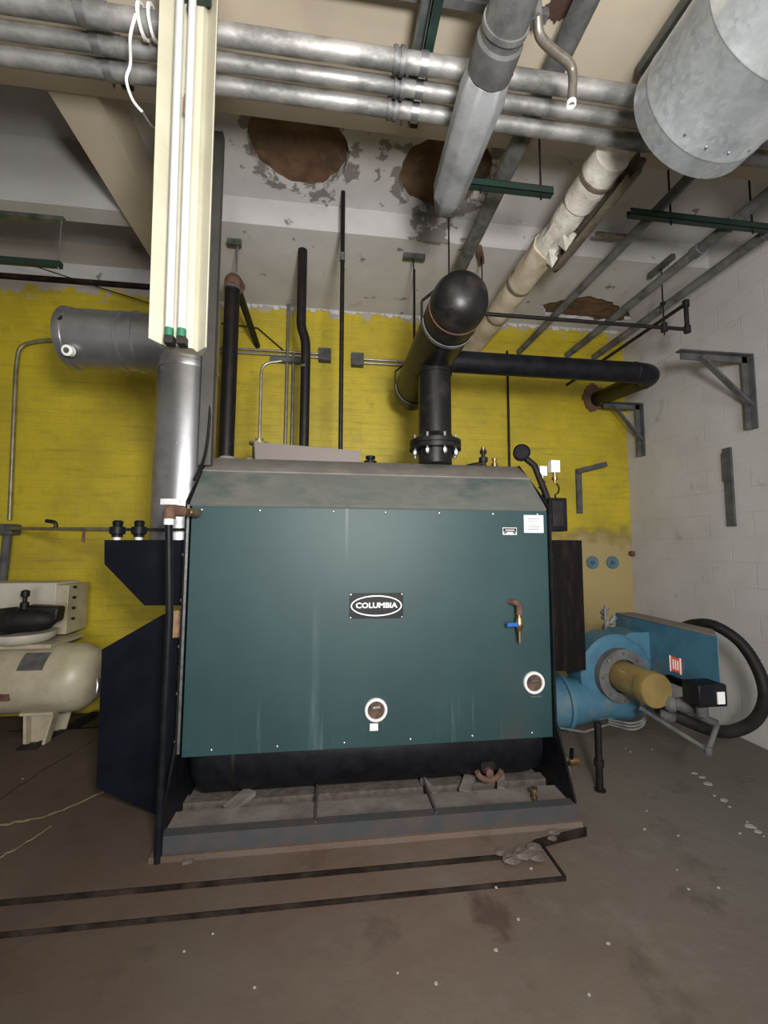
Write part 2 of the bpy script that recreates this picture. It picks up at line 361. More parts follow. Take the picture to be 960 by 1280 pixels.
struct(MB().box(XL, XR+.3, YB, YB+.3, 0, 5).build('wall_back', yellow, smooth=False), 'yellow painted brick back wall')
struct(MB().box(XR, XR+.3, YF, YB, 0, 5).build('wall_right', white_blk, smooth=False), 'grey white painted block wall')
struct(MB().box(XL-.3, XL, YF, YB, 0, 5).build('wall_left', white_blk, smooth=False))
struct(MB().box(XL, XR, YF-.3, YF, 0, 5).build('wall_front', white_blk, smooth=False))
struct(MB().box(XL, XR, YF, YA, ZA, 4.9).build('ceiling', ceil_b, smooth=False), 'beige soffit of the deep near beam')
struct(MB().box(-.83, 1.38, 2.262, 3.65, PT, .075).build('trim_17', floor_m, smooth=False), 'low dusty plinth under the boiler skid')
def irregular(cx, cy, r, z0, z1, seed, amp=.03, n=56, ry=None):
    random.seed(seed); ph = [random.uniform(0, 6.28) for _ in range(5)]; poly = []
    for k in range(n):
        t = 2*pi*k/n
        rr = 1+amp/r*(sin(5*t+ph[0])*.5+sin(9*t+ph[1])*.3+sin(17*t+ph[2])*.35+sin(3*t+ph[3])*.5)
        poly.append((cx+r*rr*cos(t), cy+(ry or r)*rr*sin(t), z0))
    return MB().prism(poly, (0, 0, z1-z0))
def cut(o, cutters):
    for c in cutters:
        co_ = c.build('cut', ceil_w, smooth=False)
        md = o.modifiers.new('b', 'BOOLEAN'); md.operation = 'DIFFERENCE'; md.object = co_; md.solver = 'EXACT'
        bpy.context.view_layer.update()
        me = bpy.data.meshes.new_from_object(o.evaluated_get(bpy.context.evaluated_depsgraph_get()))
        o.modifiers.clear(); old = o.data; o.data = me; bpy.data.objects.remove(co_)
slab = struct(MB().box(-1.30, XR, YA, YBm, ZS, ZS+.1).build('ceiling', ceil_w, smooth=False), 'white plaster slab with two broken openings')
cut(slab, [irregular(-.25, 2.80, .345, ZS-.05, ZS+.2, 3, .014), irregular(.82, 2.87, .345, ZS-.05, ZS+.2, 8, .014)])
def rough_disc(cx, cy, r, z, seed, ry=None, amp=.03):
    mb = MB(); n = 26; ry = ry or r
    vs = []; fs = []
    for j in range(n+1):
        for i in range(n+1):
            x = cx+(i/n*2-1)*r; y = cy+(j/n*2-1)*ry
            vs.append((x, y, z+amp*noise.noise(Vector((x*5+seed, y*5, 0)))+amp*.5*noise.noise(Vector((x*16+seed, y*16, 0)))))
    for j in range(n):
        for i in range(n): a = j*(n+1)+i; fs.append((a, a+1, a+n+2, a+n+1))
    return mb.add(vs, fs)
struct(rough_disc(-.25, 2.8, .42, ZS+.075, 1).build('trim_5', brown_h), 'rough brown rubble inside the left ceiling opening')
struct(rough_disc(.82, 2.87, .42, ZS+.075, 4).build('trim_6', brown_h), 'rough brown rubble inside the right ceiling opening')
struct(MB().box(-1.30, XR, YA, YBm+.2, ZS+.14, 4.9).build('ceiling', ceil_l, smooth=False))
bm_ = struct(MB().box(-1.30, XR, YBm, YB, ZB, ZS+.14).build('ceiling', ceil_w, smooth=False), 'lower plaster ceiling bay beside the back wall')
cut(bm_, [irregular(2.62, 4.02, .42, ZB-.05, ZB+.07, 5, .05, ry=.20), irregular(3.05, 4.12, .22, ZB-.05, ZB+.07, 9, .05, ry=.14)])
struct(rough_disc(2.62, 4.02, .5, ZB+.035, 7, ry=.27, amp=.02).build('trim_7', brown_h), 'brown patch where plaster fell near the back wall')
struct(rough_disc(3.05, 4.12, .28, ZB+.035, 9, ry=.2, amp=.02).build('trim_8', brown_h), 'small brown patch where plaster fell near the corner')
# beam running away from the viewer on the left and deep bay beyond
struct(MB().box(-1.55, -1.30, YA, YB, ZA+.003, 4.9).build('ceiling', ceil_b, smooth=False), 'painted beam running to the back wall')
struct(MB().box(XL, -1.55, YA, YB, ZL, 4.9).build('ceiling', ceil_l, smooth=False), 'deep shaded ceiling bay on the left')
struct(MB().box(XL, -1.55, YBm, YBm+.16, ZB, ZL).build('ceiling', ceil_l, smooth=False), 'narrow cross beam in the left bay')
struct(MB().box(XL, -1.55, YB-.04, YB, 4.19, 4.34).build('trim_9', ceil_w, smooth=False), 'white strip along the top of the yellow wall')
struct(MB().box(XL, -1.55, YB-.045, YB, 4.15, 4.19).build('trim_10', riser_m, smooth=False), 'brown edge at the top of the yellow wall')
# ragged crumbly plaster edge along the wall head
random.seed(4); mb = MB(); x = -1.25
while x < 3.3:
    w = random.uniform(.05, .16); h = random.uniform(.01, .055)
    mb.prism([(x, YB, ZB), (x+w, YB, ZB), (x+w*random.uniform(.6, .95), YB, ZB-h), (x+w*random.uniform(.1, .4), YB, ZB-h*random.uniform(.5, 1))], (0, -.012, 0)); x += w*.9
struct(mb.build('trim_11', ceil_w, smooth=False), 'crumbling plaster edge above the yellow bricks')
# floor cracks filled with tan mortar
def ribbon(pts, w, m, name, label):
    mb = MB(); random.seed(len(pts)); pp = []
    for i in range(len(pts)-1):
        a, c = Vector(pts[i]), Vector(pts[i+1])
        for k in range(8): p = a.lerp(c, k/8); pp.append(p+Vector((random.uniform(-.006, .006), random.uniform(-.012, .012), 0)))
    pp.append(Vector(pts[-1]))
    for i in range(len(pp)-1):
        mb.bar(pp[i], pp[i+1], w*random.uniform(.4, 1.3), .004)
    return struct(mb.build(name, m, smooth=False), label)
ribbon([P(-5, 1033, Z=PT), P(60, 1020, Z=PT), P(130, 990, Z=PT)], .012, tan_m, 'trim_12', 'pale crack across the floor by the boiler door')
ribbon([P(-5, 1075, Z=PT), P(30, 1055, Z=PT), P(64, 1033, Z=PT)], .007, tan_m, 'trim_13', 'short pale crack in the floor at the left edge')
ribbon([P(0, 1000, Z=PT), P(50, 965, Z=PT), P(118, 925, Z=PT)], .006, riser_m, 'trim_14', 'thin dark crack leading to the compressor')

# ------------------------------------------------------------------ boiler
X0, X1 = -.785, 1.35
YP, YT, YE = 2.50, 2.90, 3.62
boiler = thing('boiler', 'large dark green steel steam boiler with dusty sloping top in the middle of the room', 'boiler', (.28, 2.9, PT))
# end plates
def endplate(x, nm='end_plate'):
    poly = [(x, 2.47, .52), (x, 2.475, 1.80), (x, 2.895, 2.14), (x, YE, 2.14), (x, YE, .076), (x, 2.29, .076), (x, 2.29, .17)]
    return MB().prism(poly, (.012, 0, 0)).build(nm, black, boiler)
epl = endplate(X0-.014); epr = endplate(X1+.002)
for z in (.25, .5, .75, 1.0, 1.25, 1.5, 1.75):
    for ep, x in ((epl, X0-.02), (epr, X1+.018)):
        MB().cyl((x-.006, 2.50, z), (x+.006, 2.50, z), .010, seg=8).build('bolt', steel, ep)
MB().box(X0, X0+.012, 2.462, 2.470, .45, 1.78).build('edge_strip', steel, boiler, label='bright worn edge of the left end plate')
fp = MB().box(X0+.012, X1, YP, YP+.012, .415, 1.775).build('front_panel', green, boiler, bevel=.002)
for i, x in enumerate((-.72, -.40, .02, .33, .66, 1.0, 1.29)):
    MB().lathe((x, YP, 1.755), (0, -1, 0), [(0, .008), (.003, .007), (.005, .003)], 10).build('screw', steel, fp)
for x in (-.62, -.27, .10, .48, .85, 1.22):
    MB().lathe((x, YP, .445), (0, -1, 0), [(0, .008), (.003, .007), (.005, .003)], 10).build('screw', steel, fp)
YM, ZM_ = 2.72, P(400, 592, Y=2.72).z
MB().prism([(X0, YP+.012, 1.775), (X0, YP, 1.79), (X0, YM, ZM_), (X0, YM, ZM_-.02), (X0, YP+.03, 1.775)], (X1-X0, 0, 0)).build('sloping_cover', dust_g, boiler, bevel=.002)
cov = MB().prism([(X0, YM-.004, ZM_+.004), (X0, YT, 2.135), (X0, YE, 2.15), (X0, YE, 2.13), (X0, YT, 2.112), (X0, YM, ZM_-.02)], (X1-X0, 0, 0)).build('top_cover', dust, boiler, bevel=.002)
MB().box(X0+.01, X1-.01, YP+.25, YE-.02, .55, 1.75).build('casing', black, boiler)
MB().box(X0+.01, X1-.01, YT+.1, YE-.02, 1.75, 2.1).build('upper_casing', black, boiler)
# lower drum with dished ends
dr = MB().lathe((X0+.01, 2.74, .36), (1, 0, 0), [(0, .06), (.02, .15), (.06, .21), (.10, .225), (X1-X0-.12, .225), (X1-X0-.06, .21), (X1-X0-.03, .12), (X1-X0-.02, .03)], 40).build('lower_drum', black, boiler)
MB().hollow((X0+.27, 2.74, .36), (X0+.285, 2.74, .36), .228, .2).build('weld_ring', dark_pipe, dr)
c = P(611, 967, Y=2.52)
mb = MB()
pp = [c+Vector((.075*cos(t), -.01, .03+.06*sin(t))) for t in [pi+.15+k*(pi-.3)/10 for k in range(11)]]
mb.sweep(pp, .016, 8); mb.cyl(c+Vector((0, .02, .01)), c+Vector((0, -.02, .01)), .022)
MB.build(mb, 'handhole_yoke', rust, dr)
MB().cyl(c+Vector((0, .05, .035)), c+Vector((0, .01, .035)), .045).build('handhole_cover', dark_pipe, dr)
# skid
sk = MB().box(X0-.02, X1+.01, 2.28, 2.292, .075, .155).box(X0-.02, X1+.01, 2.292, 2.34, .145, .155).build('front_channel', skid_m, boiler)
MB().box(X0-.01, X1, 2.292, 2.50, .128, .140).box(X0-.01, X1, 2.50, 3.6, .0755, .09).build('dust_tray', tray_m, boiler)
for px in (395, 540):
    q = P(px, 1010, Y=2.4)
    MB().box(q.x-.006, q.x+.006, 2.295, 2.66, .125, .165).build('cross_rib', skid_m, boiler)
MB().box(X0, X1, 2.60, 2.68, .09, .125).build('brick_lining', mortar_m, boiler)
random.seed(2)
for x in (-.52, .62, .80, 1.02):
    MB().bar((x, 2.50, .135), (x+random.uniform(-.05, .1), 2.63, .15), random.uniform(.03, .08), .025).build('fallen_brick', tray_m, boiler)
q = P(668, 1000, Z=.14)
bp_ = MB().lathe(q, (0, 0, 1), [(0, .018), (.02, .018), (.021, .012), (.05, .012), (.051, .02), (.065, .02)], 12).build('drain_plug', brass, boiler)
# nameplate with oval emblem
nc = P(470.5, 757, Y=YP)
NP = MB().box(nc.x-.158, nc.x+.158, YP-.005, YP, nc.z-.073, nc.z+.073).build('nameplate', black_i, boiler)
mb = MB(); R = []
for k in range(49):
    t = 2*pi*k/48
    R.append([(nc.x+a*cos(t), y, nc.z+c*sin(t)) for a, c, y in ((.150, .060, YP-.005), (.150, .060, YP-.0075), (.143, .053, YP-.0075), (.143, .053, YP-.005))])
mb.rings(R, False)
mb.build('oval_ring', white_i, NP, smooth=False)
text_mb('COLUMBIA', .042, (nc.x, YP-.006, nc.z+.001), 1.16, .002, .0012).build('lettering', white_i, NP, smooth=False)
for sx in (-1, 1):
    for sz in (-1, 1): MB().cyl((nc.x+sx*.150, YP-.005, nc.z+sz*.066), (nc.x+sx*.150, YP-.008, nc.z+sz*.066), .004, seg=8).build('rivet', steel, NP)
# inspection ports
for k, (px, py) in enumerate(((470, 887), (667, 853))):
    q = P(px, py, Y=YP)
    pr = MB().lathe((q.x, YP, q.z), (0, -1, 0), [(0, .066), (.014, .064), (.016, .052), (.010, .050), (.010, .0)], 28).build('inspection_port', white_p, boiler)
    MB().lathe((q.x, YP-.010, q.z), (0, -1, 0), [(0, .049), (.002, .048), (.003, .0)], 28).build('sight_glass', glass_d, pr)
    MB().bar((q.x-.022, YP-.016, q.z+.012), (q.x+.024, YP-.016, q.z+.016), .006, .008).build('latch', steel, pr)
    if k == 0:
        MB().box(q.x-.035, q.x+.012, YP-.004, YP, q.z-.115, q.z-.075).build('paper_tag', paper, pr)
        MB().sweep([(q.x+.03, YP-.005, q.z-.06), (q.x+.045, YP-.006, q.z-.08), (q.x+.04, YP-.005, q.z-.1)], .003, 6).build('chain', steel, pr)
    else: MB().box(q.x-.02, q.x+.05, YP-.006, YP, q.z-.085, q.z-.078).build('catch', steel, pr)
# sampling cock
q = P(641, 752, Y=YP)
vc = MB().sweep(fil([(q.x-.02, YP, q.z), (q.x-.005, YP-.05, q.z), (q.x+.015, YP-.05, q.z-.01), (q.x+.015, YP-.05, q.z-.07)], .03), .018, 12).build('drain_elbow', rust, boiler)
MB().lathe((q.x+.015, YP-.05, q.z-.065), (0, 0, -1), [(0, .012), (.02, .012), (.02, .019), (.035, .019), (.05, .024), (.075, .024), (.09, .015), (.11, .015), (.11, .011), (.17, .009)], 14).build('ball_valve', brass, vc)
MB().bar((q.x+.0, YP-.065, q.z-.125), (q.x-.07, YP-.07, q.z-.125), .012, .022).build('lever', bluei, vc)
# warning plate and paper sheet
q = P(637, 664, Y=YP)
wp = MB().box(q.x-.045, q.x+.045, YP-.003, YP, q.z-.022, q.z+.022).build('instruction_plate', white_p, boiler)
MB().box(q.x-.042, q.x+.042, YP-.004, YP-.003, q.z-.004, q.z+.018).prism([(q.x-.04, YP-.004, q.z-.006), (q.x-.014, YP-.004, q.z-.006), (q.x-.034, YP-.004, q.z-.019)], (0, .001, 0)).prism([(q.x+.04, YP-.004, q.z-.006), (q.x+.014, YP-.004, q.z-.006), (q.x+.034, YP-.004, q.z-.019)], (0, .001, 0)).build('printed_arrow', black_i, wp)
MB().box(q.x-.03, q.x+.03, YP-.005, YP-.004, q.z+.004, q.z+.009).build('print_line', white_i, wp)
q = P(667, 655, Y=YP)
ps = MB().box(q.x-.064, q.x+.064, YP-.002, YP, q.z-.055, q.z+.055).build('paper_sheet', paper, boiler)
mb = MB()
for k in range(5): mb.box(q.x-.04, q.x+.04-.01*(k % 3), YP-.0026, YP-.002, q.z+.03-.016*k, q.z+.033-.016*k)
mb.build('faded_print', skid_m, ps)
# scratches are in the sheet; two light scratch marks
# left smoke box (black, chamfered) and lower left door
yq = 2.60
mb = MB()
poly = [P(130, 675, Y=yq), P(130, 705, Y=yq), P(180, 757, Y=yq), (X0-.016, yq, P(238, 757, Y=yq).z), (X0-.016, yq, P(238, 675, Y=yq).z)]
smk = mb.prism(poly, (0, .75, 0)).build('smoke_box', navy, boiler, bevel=.004)
sb_top = P(130, 675, Y=yq).z
poly = [P(127, 812, Y=2.58), P(204, 768, Y=2.58), (X0-.016, 2.58, P(238, 757, Y=2.58).z-.12), (X0-.016, 2.58, .085), (P(195, 1018, Y=2.58).x, 2.58, .085), P(120, 985, Y=2.58)]
dl = MB().prism(poly, (0, .09, 0)).build('access_door', navy, boiler, bevel=.003)
for z in (.35, .85): MB().cyl((X0-.04, 2.56, z-.04), (X0-.04, 2.56, z+.04), .014, seg=10).build('hinge', dark_pipe, dl)
MB().bar((P(214, 782, Y=2.56).x+.02, 2.60, 1.03), (P(214, 782, Y=2.56).x+.02, 2.60, 1.185), .055, .05, (0, 1, 0)).build('insulation_blanket', fibre, boiler, bevel=.01)
# right end box
a, c = P(690, 675, Y=2.62), P(733, 838, Y=2.62)
reb = MB().box(X1+.016, c.x, 2.62, 3.3, c.z, a.z).build('end_box', rblack, boiler, bevel=.004)
for z in (c.z+.06, (a.z+c.z)/2, a.z-.06): MB().cyl((X1+.05, 2.62, z), (X1+.05, 2.61, z), .008, seg=8).build('bolt', steel, reb)
# control box on the right shoulder
q0, q1 = P(686, 622, Y=2.6), P(710, 664, Y=2.6)
cb = MB().box(q0.x, q1.x, 2.6, 2.72, q1.z, q0.z).build('control_box', black, boiler, bevel=.006)
MB().box(q0.x+.02, q1.x-.03, 2.592, 2.6, q1.z+.03, q0.z-.02).build('box_cover', rubber, cb, bevel=.003)
for px, py, s in ((693, 582, 1.), (678, 588, .8)):
    q = P(px, py, Y=2.7)
    sw = MB().box(q.x-.032*s, q.x+.032*s, 2.68, 2.73, q.z-.05*s, q.z+.035*s).build('pressure_switch', white_p, boiler, bevel=.004)
    MB().lathe((q.x, 2.70, q.z-.05*s), (0, 0, -1), [(0, .012), (.03, .012), (.03, .02), (.05, .02), (.05, .008), (.075, .008)], 12).build('brass_stem', brass, sw)
    MB().sweep([(q.x, 2.70, q.z-.12)]+[(q.x+.03*cos(t)-.03*(s < 1), 2.70, q.z-.16+.04*sin(t)) for t in (1.6, .8, 0, -.8, -1.6)]+[(q.x, 2.68, q1.z+.1)], .006, 8).build('syphon_tube', dark_pipe, sw)
ga = P(651, 568, Y=2.75)
gb = MB().lathe(ga, (-.3, -1, .15), [(0, .03), (.01, .055), (.05, .057), (.055, .05), (.05, .046), (.05, 0)], 24).build('pressure_gauge', black, boiler)
MB().sweep([ga, P(668, 582, Y=2.72), P(680, 612, Y=2.66), P(690, 640, Y=2.62)], .022, 10).build('gauge_bracket', dark_pipe, gb)
# fittings on the boiler top
def top_fit(px, py0, Y, h, r, m, nm, parent=boiler):
    q = P(px, py0, Y=Y); z = 2.15
    return MB().lathe((q.x, Y, z-.02), (0, 0, 1), [(0, r*1.4), (.03, r*1.4), (.03, r*.8), (h*.5, r*.8), (h*.5, r*1.3), (h*.75, r*1.3), (h*.8, r*.6), (h, r*.6), (h, r), (h+.02, r)], 14).build(nm, m, parent), q
rv, q = top_fit(604, 570, 3.05, .13, .026, dark_pipe, 'relief_valve')
MB().lathe((q.x, 3.05, 2.26), (0, 0, 1), [(0, .025), (.025, .025), (.03, .018), (.045, .018)], 12).build('valve_cap', brass, rv)
MB().sweep([(q.x, 3.05, 2.18), (q.x-.08, 3.05, 2.165), (q.x-.13, 3.05, 2.15)], .02, 10).build('discharge', dark_pipe, rv)
top_fit(618, 570, 2.99, .06, .018, brass, 'air_vent')
top_fit(590, 572, 3.15, .05, .016, steel, 'air_vent')
top_fit(463, 572, 3.05, .06, .035, black, 'capped_nozzle')
q = P(283, 578, Y=2.97); MB().lathe((q.x, 3.0, 2.13), (0, 0, 1), [(0, .055), (.03, .055), (.035, .045), (.04, .02)], 20).build('top_plug', dust, boiler)
# perforated tray propped on top and the actuator behind it
a, c = P(322, 556, Y=3.08), P(450, 565, Y=3.08)
z0 = 2.152
tray = MB().prism([(a.x, 3.0, z0), (c.x, 3.0, z0), (c.x, 3.0, z0+.085), (a.x-.01, 3.0, z0+.125)], (0, .16, 0)).build('perforated_strainer', perf_m)
tag(tray, 'dusty perforated metal strainer box lying on top of the boiler', 'strainer')
q = P(324, 560, Y=3.25)
act = thing('vent_actuator', 'brass bodied vent actuator behind the perforated strainer on the boiler', 'actuator', (q.x, 3.25, 2.15))
MB().lathe((q.x, 3.25, 2.15), (0, 0, 1), [(0, .07), (.04, .07), (.045, .05), (.16, .05), (.165, .075), (.18, .075), (.18, .03), (.21, .03)], 20).build('body', conduit_y, act)
MB().cyl((q.x-.08, 3.25, 2.20), (q.x+.10, 3.25, 2.20), .025, seg=12).build('cross_fitting', conduit_y, act)
e1 = P(318, 478, Y=3.8)
MB().sweep(fil([(q.x, 3.25, 2.36), (q.x-.0, 3.25, 2.95), (q.x+.15, 3.25, 2.98)], .1, 8), .011, 10).build('conduit', conduit_m, act)

# standing condensate pipe in front on the left
pb = P(197, 1078, Z=PT); pt_ = P(211, 656, Y=pb.y-.01)
cp = thing('condensate_pipe', 'black vertical iron pipe standing at the front left corner of the boiler', 'pipe', pb)
MB().sweep([pb, (pb.x+.004, pb.y, 1.2), pt_], .018, 14).build('pipe', black, cp)
MB().cyl(pt_, pt_+Vector((0, 0, .03)), .024, seg=14).build('collar', white_p, cp)
MB().sweep(fil([pt_+Vector((0, 0, .03)), pt_+Vector((0, 0, .075)), pt_+Vector((.04, .07, .075))], .04), .030, 12).build('elbow', rust, cp)
MB().lathe(pt_+Vector((.035, .07, .075)), (.35, 1, 0), [(0, .022), (.03, .022), (.03, .016), (.06, .016), (.06, .022), (.13, .022)], 12).build('nipple', brass, cp)

# ------------------------------------------------------------------ burner (blue)
bn_ = thing('gas_burner', 'blue gas burner with gold motor end mounted on the right end of the boiler', 'burner', (1.78, 2.8, 0))
ay, az = 2.82, .50
MB().lathe((X1+.02, ay, az), (1, 0, 0), [(0, .17), (.20, .165), (.20, .185), (.225, .185), (.225, .165)], 36).build('blast_tube', blue, bn_)
MB().lathe((X1+.245, ay, az), (1, 0, 0), [(0, .163), (.28, .12), (.45, .14), (.46, .05)], 36).build('tapered_throat', blue, bn_)
fan = MB().lathe((1.95, 2.72, .70), (0, 1, 0), [(0, .10), (.0, .24), (.02, .26), (.20, .26), (.24, .2)], 40).prism([(1.72, 2.73, .40), (2.2, 2.73, .42), (2.2, 2.73, .97), (2.05, 2.73, .97), (1.72, 2.73, .72)], (0, .22, 0)).build('fan_housing', blue, bn_)
MB().hollow((1.95, 2.665, .70), (1.95, 2.72, .70), .175, .11).build('intake_ring', plate_g, fan)
for k in range(8):
    t = k*pi/4; MB().cyl((1.95+.15*cos(t), 2.665, .70+.15*sin(t)), (1.95+.15*cos(t), 2.655, .70+.15*sin(t)), .010, seg=6).build('bolt', steel, fan)
mo = MB().lathe((1.95, 2.72, .70), (0, -1, 0), [(0, .098), (.27, .098), (.27, .104), (.335, .104), (.345, .098), (.347, .0)], 40).build('motor', gold, bn_)
MB().prism([(2.2, 2.20, .68), (2.36, 2.38, .68), (2.36, 3.08, .68), (2.2, 3.08, .68)], (0, 0, .365)).build('control_housing', blue, bn_, bevel=.006)
MB().prism([(2.195, 2.21, 1.047), (2.36, 2.39, 1.047), (2.36, 3.08, 1.047), (2.2, 3.08, 1.047)], (0, 0, .004)).build('dusty_lid', tray_m, bn_)
a = P(843, 831, X=2.19)
lb = MB().box(2.196, 2.2, a.y-.045, a.y+.045, a.z-.045, a.z+.045).build('warning_label', orange, bn_)
mb = MB()
for s_ in (-1, 1): mb.box(2.193, 2.197, a.y+s_*.04-.004, a.y+s_*.04+.004, a.z-.05, a.z+.05)
for k in range(3): mb.box(2.193, 2.197, a.y-.02+.018*k-.003, a.y-.02+.018*k+.003, a.z-.03, a.z+.03)
mb.build('label_print', white_i, lb)
MB().box(2.17, 2.2, a.y-.05, a.y+.05, a.z-.105, a.z-.075).build('latch', navy, bn_)
# valves cluster at the back of the housing
mb = MB(); random.seed(11)
for k in range(7):
    q = P(762+random.uniform(-8, 10), 800-k*6, Y=2.95); mb.cyl(q-Vector((.02, 0, .02)), q+Vector((.02, 0, .03)), .012+random.uniform(0, .01), seg=8)
mb.sweep([P(735, 796, Y=2.95), P(752, 795, Y=2.95), P(768, 788, Y=2.95)], .008, 8); mb.sweep([P(735, 801, Y=2.97), P(752, 801, Y=2.97), P(772, 800, Y=2.97)], .006, 8)
mb.sweep([P(757, 790, Y=2.9), P(756, 762, Y=2.9)], .007, 8)
mb.build('pilot_valves', grey_dull, bn_)
for k in range(3):
    MB().sweep(fil([P(760, 905-k*3, Y=2.66), P(790, 913-k*4, Y=2.62), P(805, 908-k*4, Y=2.6), P(808-k*2, 890, Y=2.6), P(800, 876, Y=2.62)], .06), .007, 8).build('pilot_tube', grey_dull, bn_)
MB().sweep([P(700, 910, Y=2.7), P(730, 915, Y=2.68), P(762, 905, Y=2.66)], .007, 8).build('pilot_tube', grey_dull, bn_)
# support post
pq = P(750, 988, Z=0)
po = MB().lathe((pq.x, pq.y, 0), (0, 0, 1), [(0, .035), (.01, .035), (.01, .022), (.15, .022), (.15, .03), (.19, .03), (.19, .022), (.42, .022)], 14).build('support_post', dark_pipe, bn_)
# gas train beneath the housing
mb = MB()
A_, B_, C_, D_ = P(800, 885, Y=2.5), P(885, 938, Y=2.2), P(897, 905, Y=2.25), P(812, 868, Y=2.55)
mb.sweep([A_, B_], .014, 10); mb.sweep([B_, C_], .014, 10); mb.sweep([D_, C_], .022, 10)
mb.lathe(B_-Vector((0, 0, .02)), (0, 0, 1), [(0, .02), (.04, .02)], 10)
mb.build('gas_train', plate_g, bn_)
q = P(855, 882, Y=2.35)
MB().lathe(q+Vector((-.09, .05, 0)), (1, -.4, 0), [(0, .03), (.02, .05), (.05, .05), (.06, .035), (.10, .045), (.15, .045), (.17, .03)], 16).build('gas_valve', plate_g, bn_)
q = P(842, 895, Y=2.4)
MB().lathe(q+Vector((-.05, .05, 0)), (1, -.5, -.3), [(0, .02), (.02, .038), (.06, .038), (.08, .025)], 14).build('pressure_regulator', plate_g, bn_)
q = P(892, 868, Y=2.2)
ac = MB().box(q.x-.11, q.x+.07, 2.18, 2.30, q.z-.065, q.z+.06).build('valve_actuator', black, bn_, bevel=.012)
MB().box(q.x+.0, q.x+.045, 2.174, 2.18, q.z-.045, q.z+.02).build('white_label', white_p, ac)
MB().cyl((q.x-.04, 2.24, q.z-.065), (q.x-.04, 2.24, q.z-.13), .03, seg=14).build('actuator_neck', plate_g, ac)
# hose
pts = [P(850, 786, Y=3.12), P(868, 780, Y=3.0), P(893, 782, Y=2.85), P(925, 803, Y=2.72), P(948, 838, Y=2.62), P(956, 872, Y=2.56), P(944, 900, Y=2.5), P(915, 914, Y=2.46), P(885, 911, Y=2.44), P(850, 897, Y=2.46), P(822, 884, Y=2.5)]
def spline(pts, n=8):
    out = []
    for i in range(len(pts)-1):
        p0, p1, p2, p3 = pts[max(i-1, 0)], pts[i], pts[i+1], pts[min(i+2, len(pts)-1)]
        for k in range(n):
            t = k/n; out.append(.5*((2*p1)+(p2-p0)*t+(2*p0-5*p1+4*p2-p3)*t*t+(3*p1-p0-3*p2+p3)*t**3))
    out.append(pts[-1]); return out
pp = spline(pts, 16)
ho = MB().sweep(pp, [.036+.0025*(i % 2) for i in range(len(pp))], 16).build('flexible_hose', rubber)
tag(ho, 'thick black flexible hose looping beside the blue burner', 'hose')
# yellow-brown blowdown valve on the floor, right of the boiler
q = P(709, 948, Y=2.75)
bv = thing('blowdown_valve', 'dusty blowdown valve with pipe near the floor between boiler and burner post', 'valve', (q.x, 2.75, 0))
MB().sweep([(X1+.02, 2.75, q.z), (q.x, 2.75, q.z), (q.x, 2.75, 0)], .022, 10).build('pipe', grey_dull, bv)
MB().cyl((q.x-.01, 2.72, q.z), (q.x+.05, 2.72, q.z), .03, seg=12).build('valve_body', brass, bv)
MB().bar((q.x+.0, 2.70, q.z+.02), (q.x+.0, 2.69, q.z+.09), .02, .014).build('lever', navy, bv)

# ------------------------------------------------------------------ flue
post_m = mat('post_grey', (.085, .08, .075), .6, .2, col2=(.06, .058, .055), scale=4)
FX, FY, FR = -.975, 2.97, .19
flue = thing('flue_duct', 'round galvanised flue rising from the left smoke box with a capped branch', 'duct', (FX, FY, sb_top))
MB().cyl((FX, FY, sb_top), (FX, FY, 2.72), FR, seg=48).build('riser', galv, flue)
MB().lathe((FX, FY, 2.72), (0, 0, 1), [(0, FR+.004), (.02, FR+.008), (.04, FR+.008), (.045, FR+.004), (.52, FR+.004), (.53, FR)], 48).build('tee_collar', galv, flue)
tz = 2.925
br_ = MB().lathe((FX, FY, tz), (-1, 0, -.0), [(.10, .19), (.30, .19), (.305, .20), (.325, .20), (.33, .19), (.39, .19), (.395, .197), (.41, .197), (.415, .19), (.74, .19)], 48).build('branch', galv, flue)
cpx = FX-.86
cap_ = MB().lathe((FX, FY, tz), (-1, 0, 0), [(.72, .197), (.755, .201), (.765, .195), (.769, .0)], 48).build('end_cap', galv, flue)
q = P(84, 438, Y=2.80)
st_ = MB().lathe((q.x, 2.80, q.z), (-.1, -1, -.25), [(-.03, .034), (.006, .034), (.008, .028)], 20).build('round_sticker', white_p, cap_)
MB().lathe((q.x, 2.80, q.z), (-.1, -1, -.25), [(.0, .02), (.010, .018)], 16).build('dial', steel, st_)
q = P(76, 400, Y=2.80); MB().lathe((q.x, FY-.17, q.z), (-.2, -1, .5), [(-.01, .02), (.02, .02), (.022, .01)], 12).build('test_plug', dark_pipe, cap_)
q = P(213, 627, Y=FY-FR)
MB().rings([[(FX+(FR+.0015)*sin(a_), FY-(FR+.0015)*cos(a_), z) for a_ in [-.42+.09*k for k in range(9)]] for z in (q.z-.018, q.z+.018)], False, False).build('sticker', paper, flue)
q = P(219, 553, Y=FY-FR); MB().cyl((q.x, FY-FR+.01, q.z), (q.x, FY-FR-.008, q.z), .008, seg=10).build('test_port', steel, flue)
# vertical galvanised post beside the flue, and cable
pxa = P(270, 500, Y=2.72)
post = MB().box(pxa.x-.095, pxa.x-.02, 2.72, 2.78, ZM_+.035, ZS).build('ceiling_post', post_m, bevel=.003)
tag(post, 'grey steel post from boiler top up to the ceiling behind the hanging light', 'post')
cab = MB().sweep(spline([P(262, 380, Y=2.75), P(263, 450, Y=2.75), P(262, 520, Y=2.72), P(256, 570, Y=2.66), P(243, 600, Y=2.52)], 8), .009, 8).build('black_cable', rubber)
tag(cab, 'black cable hanging beside the flue down to the boiler shoulder', 'cable')

